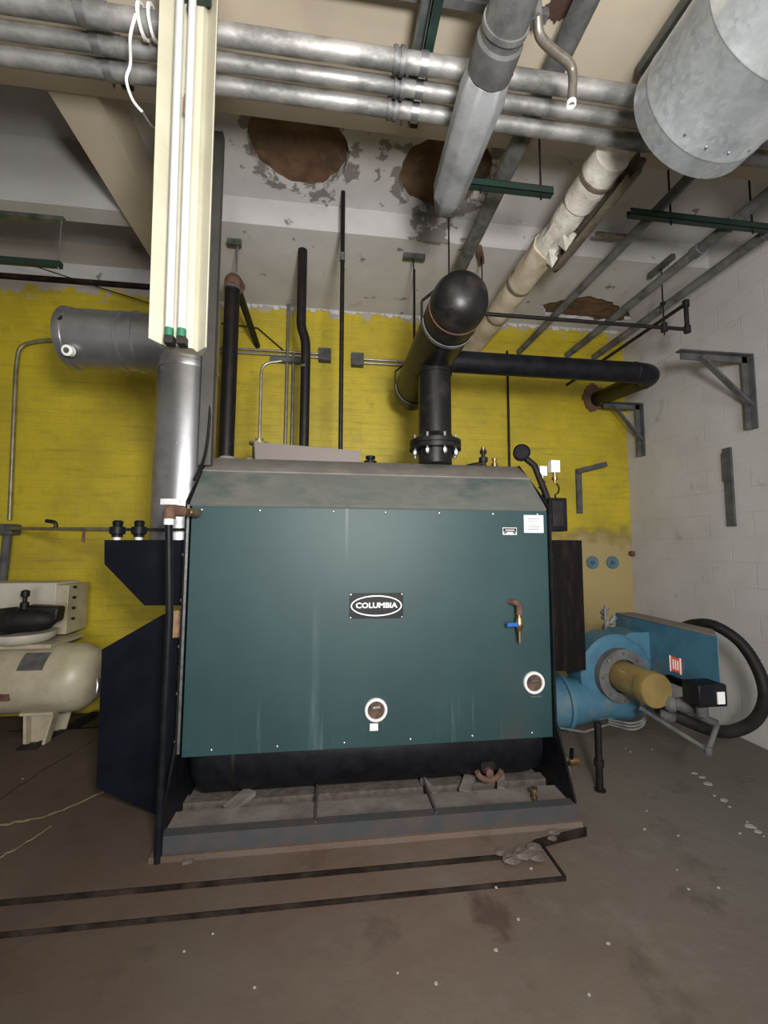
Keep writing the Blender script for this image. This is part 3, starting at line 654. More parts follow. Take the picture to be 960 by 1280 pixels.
# ------------------------------------------------------------------ valves on the left pipe
w0 = Vector((-2.96, 4.33, 1.705)); v1 = P(147, 662, Y=2.72); v2 = P(174, 662, Y=2.72); v3 = P(236, 662, Y=2.72)
gp = thing('control_pipe', 'thin brown pipe carrying two small black valves above the left smoke box', 'pipe', (w0.x, w0.y, 1.6))
MB().sweep([w0, v1], .014, 10).build('pipe', conduit_y, gp)
MB().sweep([v1, v2, v3], .009, 10).build('tube', dark_pipe, gp)
a = w0.lerp(v1, .55)
MB().sweep(fil([a, a+Vector((0, 0, .05)), a+Vector((-.07, 0, .06))], .03), .014, 8).build('tee', dark_pipe, gp)
a = w0.lerp(v1, .78); MB().cyl(a, a-Vector((0, 0, .09)), .010, seg=8).build('drip_leg', rust, gp)
for v_ in (v1, v2):
    vv = MB().lathe(v_-Vector((0, 0, .045)), (0, 0, 1), [(0, .03), (.015, .03), (.02, .042), (.06, .042), (.065, .025), (.09, .03), (.10, .02)], 16).build('valve', black, gp)
    MB().cyl((v_.x, v_.y, sb_top), v_-Vector((0, 0, .04)), .02, seg=12).build('base', white_p, vv)

# wall conduit left
cw = thing('wall_conduit', 'bent conduit with junction box running down the yellow wall at the far left', 'conduit', (-2.96, 4.36, 1.2))
MB().sweep(fil([P(72, 425, Y=4.36), P(48, 426, Y=4.36), P(24, 432, Y=4.36), P(20, 460, Y=4.36), P(12, 650, Y=4.36)], .14, 8), .018, 12).build('conduit', conduit_y, cw)
q = P(10, 662, Y=4.33); MB().box(q.x-.06, q.x+.07, 4.27, 4.40, q.z-.05, q.z+.05).build('junction_box', plate_g, cw, bevel=.01)
MB().cyl(q-Vector((0, 0, .04)), (q.x-.02, 4.34, 1.2), .035, seg=12).build('lower_pipe', plate_g, cw)

# ------------------------------------------------------------------ compressor
cm = thing('air_compressor', 'cream horizontal tank air compressor with black pump at the left edge', 'compressor', (-2.5, 3.85, 0))
ty, tz_, tr = 3.80, .50, .262
MB().lathe((-1.79, ty, tz_), (-1, 0, 0), [(0, .001), (.01, .08), (.035, .15), (.08, .21), (.14, .25), (.18, .26), (.20, tr), (1.5, tr), (1.6, .2), (1.66, .001)], 48).build('tank', comp_m, cm)
def foot(x):
    mb = MB(); mb.prism([(x-.10, 3.70, .28), (x+.12, 3.70, .28), (x+.06, 3.70, .02), (x-.08, 3.70, .02)], (0, .012, 0))
    mb.bar((x-.085, 3.67, .28), (x-.07, 3.67, .02), .02, .06, (0, 1, 0)); mb.bar((x+.11, 3.67, .28), (x+.05, 3.67, .02), .02, .06, (0, 1, 0))
    mb.box(x-.11, x+.12, 3.62, 3.72, .27, .29); mb.box(x-.10, x+.08, 3.62, 3.98, .0, .02)
    mb.prism([(x-.10, 3.90, .28), (x+.12, 3.90, .28), (x+.06, 3.90, .02), (x-.08, 3.90, .02)], (0, .012, 0))
    return mb.build('foot', comp_m, cm)
foot(P(52, 900, Y=3.7).x); foot(-3.1)
MB().box(-3.2, P(78, 800, Y=3.8).x, 3.66, 4.1, .755, .785).build('top_plate', comp_m, cm)
cbx = P(90, 728, Y=4.02)
kb = MB().box(-3.0, cbx.x-.10, 3.98, 4.28, .80, cbx.z+.0).build('control_cabinet', comp_l, cm, bevel=.006)
MB().box(cbx.x-.10, cbx.x, 3.98, 4.28, .80, cbx.z-.02).build('cabinet_side', comp_m, cm, bevel=.004)
for k in range(4): MB().cyl((cbx.x, 4.05, .92+k*.09), (cbx.x+.02, 4.05, .92+k*.09), .012, seg=8).build('knockout', dark_pipe, kb)
q = P(28, 792, Y=3.75)
MB().lathe((q.x, 3.78, .785), (0, 0, 1), [(0, .16), (.03, .20), (.06, .21), (.08, .21)], 32).build('pump_base', comp_l, cm)
pm = MB().lathe((q.x-.16, 3.70, .96), (1, .1, 0), [(0, .05), (.02, .10), (.12, .11), (.14, .09), (.30, .085), (.36, .07), (.40, .03)], 24).lathe((q.x-.12, 3.62, .95), (0, 1, 0), [(0, .07), (.02, .11), (.12, .11), (.14, .06)], 24).build('pump', rubber, cm)
MB().bar((q.x+.02, 3.76, 1.02), (q.x+.26, 3.78, 1.0), .12, .12).build('pump_head', dark_pipe, pm, bevel=.02)
MB().lathe((q.x+.02, 3.72, 1.05), (0, 0, 1), [(0, .03), (.05, .03), (.06, .015), (.09, .015), (.10, .03), (.14, .03), (.15, .01)], 12).build('filter', dark_pipe, pm)
MB().rings([[(x, ty-(tr+.002)*sin(a_), tz_+(tr+.002)*cos(a_)) for a_ in [.55+.08*k for k in range(8)]] for x in (-2.30, -2.12)], False, False).build('label', plate_g, cm)
MB().box(P(2, 878, Y=3.55).x-.2, P(12, 878, Y=3.55).x, 3.535, 3.56, .41, .46).build('red_tag', rust, cm)
vs_ = MB().sweep([(-1.80, 3.70, .50), (-1.785, 3.68, .46), (-1.79, 3.68, .40)], .012, 8).build('drain_fitting', steel, cm)

q0, q1 = P(40, 938, Z=.03), P(118, 893, Z=.03)
o = MB().bar(q0, q1, .05, .05).box(q0.x-.09, q0.x+.04, q0.y-.03, q0.y+.04, 0, .06).build('floor_bar', rubber); tag(o, 'flat black bar on the floor in front of the compressor tank', 'rail')  # near-black bar with a small block at its near end
# ------------------------------------------------------------------ steam header
HX, HZ, HR = .738, 2.985, .168
hd = thing('steam_header', 'thick black steam main with domed end above the boiler and branch to the right wall', 'pipe', (.74, 2.92, 2.15))
MB().cyl((HX, 2.36, HZ), (HX, 3.78, HZ), HR, seg=48).build('main_pipe', header_m, hd)
capn = MB().lathe((HX, 2.37, HZ), (0, -1, 0), [(0, HR), (.06, HR), (.10, HR*.97), (.15, HR*.84), (.185, HR*.62), (.205, HR*.35), (.212, .001)], 48).build('end_cap', header_m, hd)
MB().lathe((HX, 3.78, HZ), (0, 1, 0), [(0, HR), (.05, HR*.95), (.09, HR*.75), (.12, HR*.4), (.13, .001)], 48).build('end_cap', header_m, hd)
MB().hollow((HX, 2.36, HZ), (HX, 2.372, HZ), HR+.004, HR-.01).build('weld_seam', rust, hd)
RX, RY = HX+.005, 2.93
MB().cyl((RX, RY, 2.30), (RX, RY, HZ-.05), .118, seg=40).build('riser', header_m, hd)
MB().hollow((RX, RY, HZ-.19), (RX, RY, HZ-.175), .125, .1).build('weld_seam', dark_pipe, hd)
MB().lathe((RX, RY, 2.305), (0, 0, -1), [(-.05, .12), (-.02, .135), (-.0, .16), (.0, .185), (.03, .185), (.03, .1)], 40).build('flange', header_m, hd)
fl2 = MB().lathe((RX, RY, 2.27), (0, 0, -1), [(0, .1), (0, .185), (.03, .185), (.03, .12), (.13, .12)], 40).build('flange', header_m, hd)
for k in range(8):
    t = k*pi/4+.2; x, y = RX+.155*cos(t), RY+.155*sin(t)
    MB().cyl((x, y, 2.19), (x, y, 2.34), .010, seg=8).cyl((x, y, 2.20), (x, y, 2.225), .018, seg=6).build('flange_bolt', steel, fl2)
bY = 3.09; bR = .083
we = P(747, 499, Y=YB-.03)
pe = [Vector((HX+.1, bY, HZ)), Vector((2.66, bY, HZ)), we]
MB().sweep(fil(pe, .20, 10), bR, 32).build('branch_pipe', black, hd)
MB().hollow((2.45, bY, HZ), (2.465, bY, HZ), bR+.004, bR-.01).build('weld_seam', header_m, hd)
ud = (we-pe[1]).normalized(); MB().hollow(pe[1]+ud*.21, pe[1]+ud*.222, bR+.004, bR-.01).build('weld_seam', dark_pipe, hd)
struct(irregular(0, 0, .15, 0, .03, 6, .02).build('trim_15', brown_h), 'broken brick hole around the pipe in the back wall')
o_ = bpy.data.objects[-1] if False else [o for o in COL.objects if o.name == 'trim_15'][0]
o_.rotation_euler = (pi/2, 0, 0); o_.location = (we.x-.02, YB-.001, we.z+.02)

def clevis(Y, zt, label):
    t = thing('clevis_hanger', label, 'hanger', (HX, Y, HZ), 'clevis hangers on the steam main')
    mb = MB(); w = .03
    pts = [Vector((HX+(HR+.008)*cos(a_), Y, HZ+(HR+.008)*sin(a_))) for a_ in [pi+k*pi/20 for k in range(21)]]
    for i in range(20): mb.bar(pts[i], pts[i+1], .03, .006, (HX-pts[i].x, 0, HZ-pts[i].z))
    mb.build('strap', grey_dull, t)
    mb = MB(); L0 = Vector((HX-HR-.012, Y, HZ)); R0 = Vector((HX+HR+.012, Y, HZ))
    top = HZ+HR+.06
    path = [L0, Vector((L0.x, Y, HZ+.12)), Vector((HX-.06, Y, top)), Vector((HX+.06, Y, top)), Vector((R0.x, Y, HZ+.12)), R0]
    for i in range(5): mb.bar(path[i], path[i+1], .03, .010, (0, 0, 1) if i in (1, 2, 3) else (1, 0, 0))
    mb.build('yoke', dark_pipe, t)
    MB().cyl((HX, Y, top-.01), (HX, Y, zt), .006, seg=8).build('rod', dark_pipe, t)
    return t
clevis(2.52, ZS, 'black clevis hanger with long rod near the domed end of the steam main')
clevis(3.62, ZB, 'black clevis hanger on the far end of the steam main nearest the yellow wall')
q = P(517, 318, Z=ZB)
h_ = thing('rod_hanger', 'short grey strut with thin rod on the ceiling left of the steam main', 'hanger', (q.x, q.y, ZB))
MB().box(q.x-.09, q.x+.10, q.y-.02, q.y+.02, ZB-.045, ZB).build('strut', strut_g, h_); MB().cyl((q.x, q.y, ZB-.045), (q.x, q.y, HZ+HR+.01), .006, seg=8).build('rod', dark_pipe, h_)
q = P(294, 300, Z=ZB)
h_ = thing('rod_hanger', 'short grey strut clip with rod above the black pipe left of centre', 'hanger', (q.x, q.y, ZB))
MB().box(q.x-.06, q.x+.05, q.y-.02, q.y+.02, ZB-.05, ZB).build('strut', strut_g, h_); MB().cyl((q.x+.02, q.y, ZB-.045), (q.x+.02, q.y, 3.80), .007, seg=8).build('rod', grey_dull, h_)
q = P(602, 312, Z=ZB)
h_ = thing('rod_hanger', 'reddish brown beam clip with rod on the ceiling right of the domed pipe end', 'hanger', (q.x, q.y, ZB))
MB().bar((q.x-.04, q.y-.05, ZB-.03), (q.x+.04, q.y+.10, ZB-.03), .04, .06).build('clip', rust, h_); MB().cyl((q.x, q.y, ZB-.045), (q.x, q.y, 3.5), .006, seg=8).build('rod', dark_pipe, h_)
q = P(826, 330, Z=ZB)
h_ = thing('rod_hanger', 'short dark strut with rod over the two right hand conduits', 'hanger', (q.x, q.y, ZB))
MB().bar((q.x-.0, q.y-.14, ZB-.025), (q.x+.0, q.y+.14, ZB-.025), .04, .045).build('strut', strut_g, h_); MB().cyl((q.x, q.y, ZB-.045), (q.x, q.y, 3.42), .006, seg=8).cyl((q.x, q.y, 3.7), (q.x, q.y, 3.72), .022, seg=8).build('rod', dark_pipe, h_)

# ------------------------------------------------------------------ vertical black pipes behind the boiler
YV = 3.35
a = P(291, 352, Y=YV); c = P(325, 428, Y=YV+.75)
vp_ = thing('vent_pipe', 'black riser with rusty elbow and sloping return behind the left of the boiler', 'pipe', (a.x, YV, 2.15))
MB().cyl((a.x-.005, YV, 2.16), (a.x, YV, a.z-.06), .058, seg=20).build('riser', dark_pipe, vp_)
MB().sweep(fil([(a.x, YV, a.z-.07), (a.x, YV, a.z+.02), (a.x+.02, YV+.09, a.z+.0)], .06), .064, 18).build('elbow', rust, vp_)
MB().hollow((a.x, YV, a.z-.075), (a.x, YV, a.z-.06), .068, .03).build('band', steel, vp_)
MB().cyl((a.x+.02, YV+.07, a.z), (a.x+.02, YB, a.z-.02), .030, seg=16).build('return_pipe', dark_pipe, vp_)
q = P(377, 377, Y=3.5)
v2_ = thing('vent_pipe', 'black offset riser with a kink left of the tall thin pipe', 'pipe', (q.x, 3.5, 2.15))
MB().sweep(fil([(P(380, 553, Y=3.5).x, 3.5, 2.16), (P(380, 440, Y=3.5).x+.015, 3.5, P(380, 440, Y=3.5).z), (P(380, 430, Y=3.5).x+.012, 3.5, P(380, 425, Y=3.5).z), (q.x, 3.5, P(377, 408, Y=3.5).z), (q.x, 3.5, ZB)], .05), .040, 18).build('pipe', dark_pipe, v2_)
q = P(380, 460, Y=3.5); MB().lathe((q.x+.01, 3.5, q.z), (0, 0, 1), [(0, .04), (.02, .04)], 16).build('coupling', grey_dull, v2_)
q0 = P(429, 240, Z=ZS); q1 = P(428, 555, Y=q0.y)
v3_ = thing('sprinkler_drop', 'tall thin black pipe dropping from the ceiling to the middle of the boiler', 'pipe', (q0.x, q0.y, 2.15))
MB().cyl((q0.x+.005, q0.y, 2.145), (q0.x, q0.y, ZS), .017, seg=12).build('pipe', dark_pipe, v3_)
q = P(430, 322, Y=q0.y); MB().lathe((q0.x, q0.y, q.z-.03), (0, 0, 1), [(0, .022), (.025, .022), (.026, .019), (.035, .019), (.036, .022), (.06, .022)], 12).build('union', grey_dull, v3_)
# pair of slim conduits and horizontal wall conduits with boxes
Yc = 4.33
for k, (px, ptop, pbot, lab) in enumerate(((361, 362, 552, 'slim galvanised vertical conduit on the yellow wall, left one of a close pair'), (367, 440, 552, 'slim galvanised vertical conduit on the yellow wall, right one of a close pair'))):
    a, c = P(px, ptop, Y=Yc), P(px+2, pbot, Y=Yc)
    o = MB().cyl((a.x, Yc+.02, 1.3), (a.x, Yc+.02, min(a.z, ZB)), .017, seg=12).build('vertical_conduit', conduit_m); tag(o, lab, 'conduit', 'slim vertical conduits on the yellow wall')
def elbox(px, py, lab, px0, drop=None):
    q = P(px, py, Y=Yc); t = thing('junction_box', lab, 'junction box', (q.x, Yc, q.z-.06), 'junction boxes on the yellow wall')
    MB().box(q.x-.065, q.x+.065, Yc-.02, YB, q.z-.065, q.z+.065).build('box', plate_g, t, bevel=.004)
    s_ = 1 if px0 > px else -1
    a = P(px0, py, Y=Yc)
    for dz in (.018, -.022): MB().cyl((q.x+s_*.06, Yc+.03, q.z+dz), (a.x, Yc+.03, q.z+dz), .012, seg=10).build('conduit', conduit_m, t)
    return t
t_ = elbox(406, 443, 'grey junction box on the yellow wall with conduit running left', 262)
t_ = elbox(447, 449, 'grey junction box on the yellow wall with conduit running right to the steam main', 520)
o = MB().bar(P(338, 449, Y=Yc), P(388, 452, Y=Yc), .04, .05).build('strut_clamp', strut_g); tag(o, 'short grey strut crossing the slim conduits on the yellow wall', 'strut')
q = P(636, 465, Y=4.33); o = MB().cyl((q.x, 4.36, .8), (q.x, 4.36, P(637, 470, Y=4.33).z+.3), .012, seg=10).build('drop_conduit', dark_pipe); tag(o, 'thin dark vertical conduit on the yellow wall right of the steam riser', 'conduit')
o = MB().sweep([P(20, 325, Z=4.0)-Vector((0, 0, 0)), P(120, 358, Y=4.3), P(190, 380, Y=4.3)], .006, 6).build('wall_cable', rubber); tag(o, 'thin cable sagging across the top of the yellow wall at left', 'cable')
o = MB().sweep([P(262, 402, Y=4.36), P(322, 410, Y=4.36), P(358, 441, Y=4.36)], .007, 6).build('wall_cable', dark_pipe); tag(o, 'thin cable slanting behind the black risers to the wall strut', 'cable')

# ------------------------------------------------------------------ thin black pipe loop at right
zt = 3.2
lp = thing('small_bore_pipe', 'thin black pipe crossing right of the steam main and looping back near the wall', 'pipe', (2.0, 2.76, zt))
a = P(600, 394, Z=zt); c = P(862, 410, Z=zt); Yl = (a.y+c.y)/2
tp = P(860, 380, Y=Yl)
MB().cyl((HX+HR, Yl, zt), (c.x, Yl, zt), .014, seg=12).build('long_run', dark_pipe, lp)
MB().cyl((c.x, Yl, zt), (c.x, Yl, tp.z), .016, seg=12).build('short_rise', dark_pipe, lp)
MB().cyl((c.x, Yl, tp.z), (c.x-.0, YB, tp.z), .015, seg=12).build('return_run', dark_pipe, lp)
for z in (zt, tp.z): MB().lathe((c.x, Yl, z-.025), (0, 0, 1), [(0, .024), (.05, .024)], 12).build('elbow', dark_pipe, lp)
q = P(830, 406, Y=Yl); MB().cyl((q.x, Yl, zt-.0), (q.x, Yl, zt+.07), .010, seg=8).cyl((q.x, Yl, zt-.03), (q.x, Yl, zt+.03), .024, seg=10).build('hanger_ring', dark_pipe, lp)

# ------------------------------------------------------------------ overhead conduits running to the back wall
def overhead(name, px0, px1, z, r, lab, m=grey_dull, y0=None, coup=None, cat='pipe', group='grey overhead conduits running to the back wall', y1=YB):
    a, c = P(*px0, Z=z), P(*px1, Z=z); x = (a.x+c.x)/2
    t = thing(name, lab, cat, (x, c.y, z), group)
    MB().cyl((x, y0 if y0 is not None else min(a.y, c.y), z), (x, y1, z), r, seg=20).build('conduit', m, t)
    for k in (coup or []):
        MB().lathe((x, k, z), (0, 1, 0), [(0, r+.004), (.005, r+.009), (.07, r+.009), (.075, r+.004)], 18).build('coupling', m, t)
    return t, x
tA, xA = overhead('overhead_conduit', (650, 437), (850, 237), 3.75, .032, 'grey overhead conduit passing nearest the torn insulated pipe', y0=2.02)
tB, xB = overhead('overhead_conduit', (710, 440), (958, 250), 3.75, .036, 'grey overhead conduit with a thick coupling, middle one of the three at right', coup=[2.62, 2.35], y0=2.02)
tC, xC = overhead('overhead_conduit', (745, 445), (960, 290), 3.75, .036, 'grey overhead conduit closest to the white block wall', coup=[2.38], y0=2.02)
zM = 3.85
a = P(578, 330, Z=zM); c = P(735, 0, Z=zM)
tM = thing('overhead_conduit', 'thick grey conduit descending from the top edge to the domed steam main', 'pipe', (a.x, 2.0, zM))
MB().cyl((a.x, .9, zM), (a.x, 3.2, zM), .052, seg=24).build('conduit', galv_old, tM)
# green struts on which they hang
def strut(px0, px1, z, lab, m=strut_m, rods=(), up_to=ZS):
    a, c = P(*px0, Z=z), P(*px1, Z=z); y = (a.y+c.y)/2
    t = thing('strut_channel', lab, 'strut', ((a.x+c.x)/2, y, z), 'strut channels carrying the overhead conduits')
    mb = MB(); mb.box(a.x, c.x, y-.02, y+.02, z-.003, z); mb.box(a.x, c.x, y-.02, y-.017, z-.003, z+.04); mb.box(a.x, c.x, y+.017, y+.02, z-.003, z+.04)
    mb.box(a.x, c.x, y-.02, y-.01, z+.037, z+.04).box(a.x, c.x, y+.01, y+.02, z+.037, z+.04); mb.build('channel', m, t)
    for x in rods: MB().cyl((x, y, z-.03), (x, y, up_to), .006, seg=8).build('rod', dark_pipe, t)
    return t
s0 = P(785, 271, Z=3.70)
strut((785, 271), (962, 288), 3.675, 'dark green strut channel under the conduits at the right edge', rods=(xA+.08, xB+.1))
strut((578, 235), (692, 242), 3.56, 'dark green strut channel crossing behind the grey wrapped pipe end', rods=(P(600, 237, Z=3.56).x, P(678, 240, Z=3.56).x))
o = MB().bar(P(745, 292, Z=ZB), P(795, 297, Z=ZB), .03, .02).build('ceiling_bracket', steel); tag(o, 'small pale flat bracket on the ceiling between two conduits', 'bracket')

# torn insulated pipe
zi = 3.72
a, c = P(590, 440, Z=zi), P(775, 175, Z=zi); ix = (a.x+c.x)/2
ip = thing('insulated_pipe', 'beige insulated overhead pipe with torn hanging jacket', 'pipe', (ix, 3, zi))
def bumpy(x, y0, y1, r, n=60, seg=22, amp=.006, z=zi):
    rings = []
    for i in range(n+1):
        y = y0+(y1-y0)*i/n; R_ = []
        for k in range(seg):
            t = 2*pi*k/seg; rr = r+amp*noise.noise(Vector((cos(t)*2, sin(t)*2, y*6)))
            R_.append((x+rr*cos(t), y, z+rr*sin(t)))
        rings.append(R_)
    return MB().rings(rings)
bumpy(ix, 2.72, YB, .10, amp=.014).build('jacket', insul, ip)
bumpy(ix, 2.0, 2.32, .10, amp=.008, n=20).build('white_jacket', insul_w, ip)
bumpy(ix, 2.28, 2.74, .088, amp=.02, n=26).build('torn_jacket', insul_w, ip)
for y in (3.15, 3.62, 2.12): MB().hollow((ix, y, zi), (ix, y+.02, zi), .110, .08).build('band', insul_b, ip)
# split half shell hanging off the right side
R0 = []
for i in range(21):
    y = 1.99+.80*i/20; R_ = []
    for k in range(11):
        t = radians(35-k*13); rr = .118+.006*noise.noise(Vector((k*.7, y*9, 3)))
        R_.append((ix+.075+rr*cos(t)*.9, y+(.02*sin(k*1.7) if i in (0, 20) else 0), zi-.025+rr*sin(t)))
    R0.append(R_)
pl = MB().rings(R0, False, False).build('split_half_shell', insul_b, ip)
md = pl.modifiers.new('s', 'SOLIDIFY'); md.thickness = .02
mb = MB(); random.seed(7)
for k in range(6):
    q = Vector((ix+random.uniform(-.06, .10), 2.55+random.uniform(-.1, .22), zi-.06-random.uniform(0, .05)))
    mb.prism([q, q+Vector((.08, .03, -.01)), q+Vector((.07, .09, -.04)), q+Vector((.01, .1, .02))], (0, .0, .008))
mb.build('loose_flakes', insul_w, ip)

# ------------------------------------------------------------------ pipe bundle along the near beam
zb_ = 3.72
rows = (((280, 50), (780, 112), .040), ((280, 90), (780, 137), .034), ((280, 118), (780, 165), .039))
names = ('galvanised conduit running left to right, nearest of the three', 'galvanised conduit running left to right, middle of the three', 'galvanised conduit running left to right, farthest of the three')
ysb = []
for (pa, pc, r), nm in zip(rows, names):
    a, c = P(*pa, Z=zb_), P(*pc, Z=zb_); y = (a.y+c.y)/2; ysb.append(y)
    t = thing('rigid_conduit', nm, 'pipe', (0, y, zb_), 'three parallel galvanised conduits under the near beam')
    MB().cyl((XL, y, zb_), (XR, y, zb_), r, seg=28).build('conduit', galv_p, t)
    for px in ((495,) if r > .038 else (500,)):
        x = P(px, 90, Z=zb_).x
        MB().lathe((x-.02, y, zb_), (1, 0, 0), [(0, r), (0, r+.010), (.018, r+.010), (.018, r+.004), (.03, r+.004), (.03, r+.012), (.05, r+.012), (.05, r)], 20).build('coupling', galv_old, t)
    x = P(120, 50, Z=zb_).x
    MB().lathe((x-.02, y, zb_), (1, 0, 0), [(0, r), (0, r+.004), (.12, r+.004), (.12, r)], 20).build('coupling', galv_p, t)
ys0, ys1 = min(ysb)-.22, max(ysb)+.14
for k, (px, lab) in enumerate(((524, 'green slotted strut holding the three galvanised conduits near the image top centre'), (150, 'green slotted strut holding the three conduits left of the hanging light'))):
    x = P(px, 90, Z=3.81).x
    t = thing('strut_hanger', lab, 'strut', (x, (ys0+ys1)/2, zb_+.06), 'strut hangers above the three conduits')
    mb = MB(); mb.box(x-.05, x-.047, ys0-.4, ys1, zb_+.06, zb_+.11).box(x-.01, x-.007, ys0-.4, ys1, zb_+.06, zb_+.11).box(x-.05, x-.007, ys0-.4, ys1, zb_+.107, zb_+.11)
    mb.build('grey_channel', strut_g, t)
    MB().box(x+.0, x+.04, ys0-.4, ys1, zb_+.06, zb_+.11).build('green_channel', strut_m, t)
    for y, (_, _, r) in zip(ysb, rows): MB().hollow((x-.02, y, zb_), (x+.015, y, zb_), r+.006, r-.004).build('clamp', galv, t)
    MB().cyl((x-.02, ys0-.2, zb_+.11), (x-.02, ys0-.2, ZA), .006, seg=8).cyl((x-.02, ys1-.04, zb_+.11), (x-.02, ys1-.04, ZA), .006, seg=8).build('rod', dark_pipe, t)
# strut rails at the top edge
a, c = P(372, -3, Z=3.86), P(690, 22, Z=3.86)
o = MB().box(a.x, c.x, a.y-.055, a.y-.02, 3.90, 3.94).box(a.x-.2, c.x-.1, a.y-.14, a.y-.105, 3.90, 3.94).build('strut_rail', galv_old); tag(o, 'pair of bright strut rails along the top edge above the conduits', 'strut')

# grey wrapped pipe end
wx, wz = .625, 3.50
wp_ = thing('wrapped_pipe', 'thick grey pipe with boxy wrapped end hanging in front of the conduits', 'pipe', (wx, 1.7, wz))
MB().cyl((wx, .6, wz), (wx, 1.62, wz), .083, seg=28).build('pipe', galv_old, wp_)
MB().lathe((wx, 1.40, wz), (0, 1, 0), [(0, .085), (.01, .093), (.12, .093), (.13, .085)], 28).build('collar', plate_g, wp_)
R_ = []
for y, w, h in ((1.52, .085, .085), (1.60, .098, .098), (2.12, .086, .095), (2.22, .055, .07), (2.25, .03, .04)):
    k = .45
    R_.append([(wx+w*a_, y, wz+h*c_) for a_, c_ in ((1, k), (k, 1), (-k, 1), (-1, k), (-1, -k), (-k, -1), (k, -1), (1, -k))])
MB().rings(R_).build('wrapped_end', wrap_m, wp_, bevel=.01)
for y in (1.35, .95):
    MB().hollow((wx, y, wz), (wx, y+.02, wz), .09, .08).build('strap', grey_dull, wp_)
MB().cyl((wx, 1.35, wz+.08), (wx, 1.35, ZA), .007, seg=8).build('rod', dark_pipe, wp_)
# stub and copper bend beside it
a, c = P(641, 30, Z=3.72), P(629, 92, Z=3.72)
o = MB().sweep([(a.x, a.y, 3.8), (a.x, a.y+.06, 3.76), (c.x, c.y-.03, 3.67), (c.x, c.y, 3.66)], [.03, .036, .032, .008], 12).build('taped_stub', plate_g); tag(o, 'short dark taped pipe stub hanging beside the thick grey pipe', 'pipe')
pts = [P(672, 22, Y=1.35), P(675, 45, Y=1.38), P(690, 62, Y=1.42), P(710, 78, Y=1.45), P(716, 95, Y=1.47), P(714, 128, Y=1.48)]
cn = thing('bent_conduit', 'short swan neck conduit hanging open ended near the top right', 'conduit', pts[-1])
MB().sweep(spline(pts, 6), .018, 14).build('tube', conduit_t, cn)
MB().hollow(pts[-1]+Vector((0, 0, .002)), pts[-1]-Vector((0, 0, .012)), .019, .012).build('bushing', white_p, cn)
MB().cyl(pts[0], (pts[0].x, pts[0].y, ZA), .017, seg=12).build('drop', grey_dull, cn)
mb = irregular(0, 0, .06, 0, .03, 4, .015); mb.v = [(x+P(700, 4, Z=ZA).x, y+P(700, 4, Z=ZA).y, z+ZA-.012) for x, y, z in mb.v]
struct(mb.build('trim_16', fallen_m), 'brown broken spot in the beam soffit')

# ------------------------------------------------------------------ big round ducts
def duct(cx, Yend, cz, r, lab, y0=-2.5):
    t = thing('round_duct', lab, 'duct', (cx, 0, cz-r), 'large galvanised ducts at the upper right')
    prof = [(0, r-.004), (0, r), (.075, r), (.077, r+.0022), (.081, r+.0022), (.084, r)]
    d = .36
    while d < Yend-y0-.1: prof += [(d, r), (d+.002, r+.0022), (d+.006, r+.0022), (d+.009, r)]; d += .30
    prof += [(Yend-y0, r)]
    o = MB().lathe((cx, Yend, cz), (0, -1, 0), prof, 64).build('duct_body', duct_m, t)
    MB().lathe((cx, Yend-.001, cz), (0, 1, 0), [(0, r-.01), (.012, r-.02), (.014, .001)], 64).build('end_cap', duct_m, t)
    for k in range(6):
        a_ = -2.2+k*.35; MB().lathe((cx+(r+.0)*cos(a_), Yend-.12, cz+(r)*sin(a_)), (cos(a_), 0, sin(a_)), [(0, .006), (.004, .004)], 8).build('screw', steel, t)
    return t
q = P(868, 146, Y=1.5)
duct(q.x, 1.5, q.z, .285, 'large shiny galvanised round duct at the upper right corner')
q = P(1003, 150, Y=1.5)
duct(q.x, 1.5, q.z, .215, 'second galvanised duct barely showing at the right edge behind the first')
# teal edged wooden/steel angle up there
a, c = P(803, 92, Z=3.9), P(870, -10, Z=3.9)
o = MB().bar((a.x, a.y, 3.92), (a.x+.03, .8, 3.92), .05, .05).build('overhead_angle', strut_g); tag(o, 'grey green steel angle under the beam left of the large duct', 'angle')

# ------------------------------------------------------------------ wall brackets on the right wall
def wbracket(py_top, px, py_bot, tip, lab, depth_y=None, w=.06):
    top = P(px, py_top, X=XR); bot = P(px, py_bot, X=XR)
    y = top.y; tipx = P(*tip, Y=y).x
    t = thing('wall_bracket', lab, 'bracket', (XR, y, bot.z), 'triangular steel brackets on the right wall')
    MB().box(XR-.012, XR, y-w/2, y+w/2, bot.z, top.z+.02).box(XR-w, XR-.012, y+w/2-.012, y+w/2, bot.z, top.z+.02).build('upright', plate_g, t)
    MB().box(tipx, XR-.012, y-w/2, y+w/2, top.z+.01, top.z+.02).box(tipx+.04, XR-.012, y+w/2-.012, y+w/2, top.z-w+.02, top.z+.02).build('arm', plate_g, t)
    MB().bar((XR-.02, y, bot.z+.32*(top.z-bot.z)), (tipx+.30*(XR-tipx), y, top.z-.02), .045, .02, (1, 0, 1)).build('brace', plate_g, t)
    return t
wbracket(447, 938, 538, (848, 443), 'grey triangular wall bracket with empty arm, nearer one on the white wall')
wbracket(507, 802, 571, (752, 500), 'grey triangular wall bracket under the black branch pipe near the corner')
a, c = P(910, 560, X=XR), P(915, 658, X=XR)
o = MB().box(XR-.02, XR, a.y-.035, a.y+.035, c.z, a.z).box(XR-.028, XR-.02, a.y-.04, a.y+.04, (a.z+c.z)/2+.05, a.z-.04).build('flat_bar', plate_g); tag(o, 'vertical grey steel bar fixed flat on the white block wall', 'bar')
a, c = P(722, 590, Y=YB), P(722, 642, Y=YB); e = P(748, 586, Y=YB)
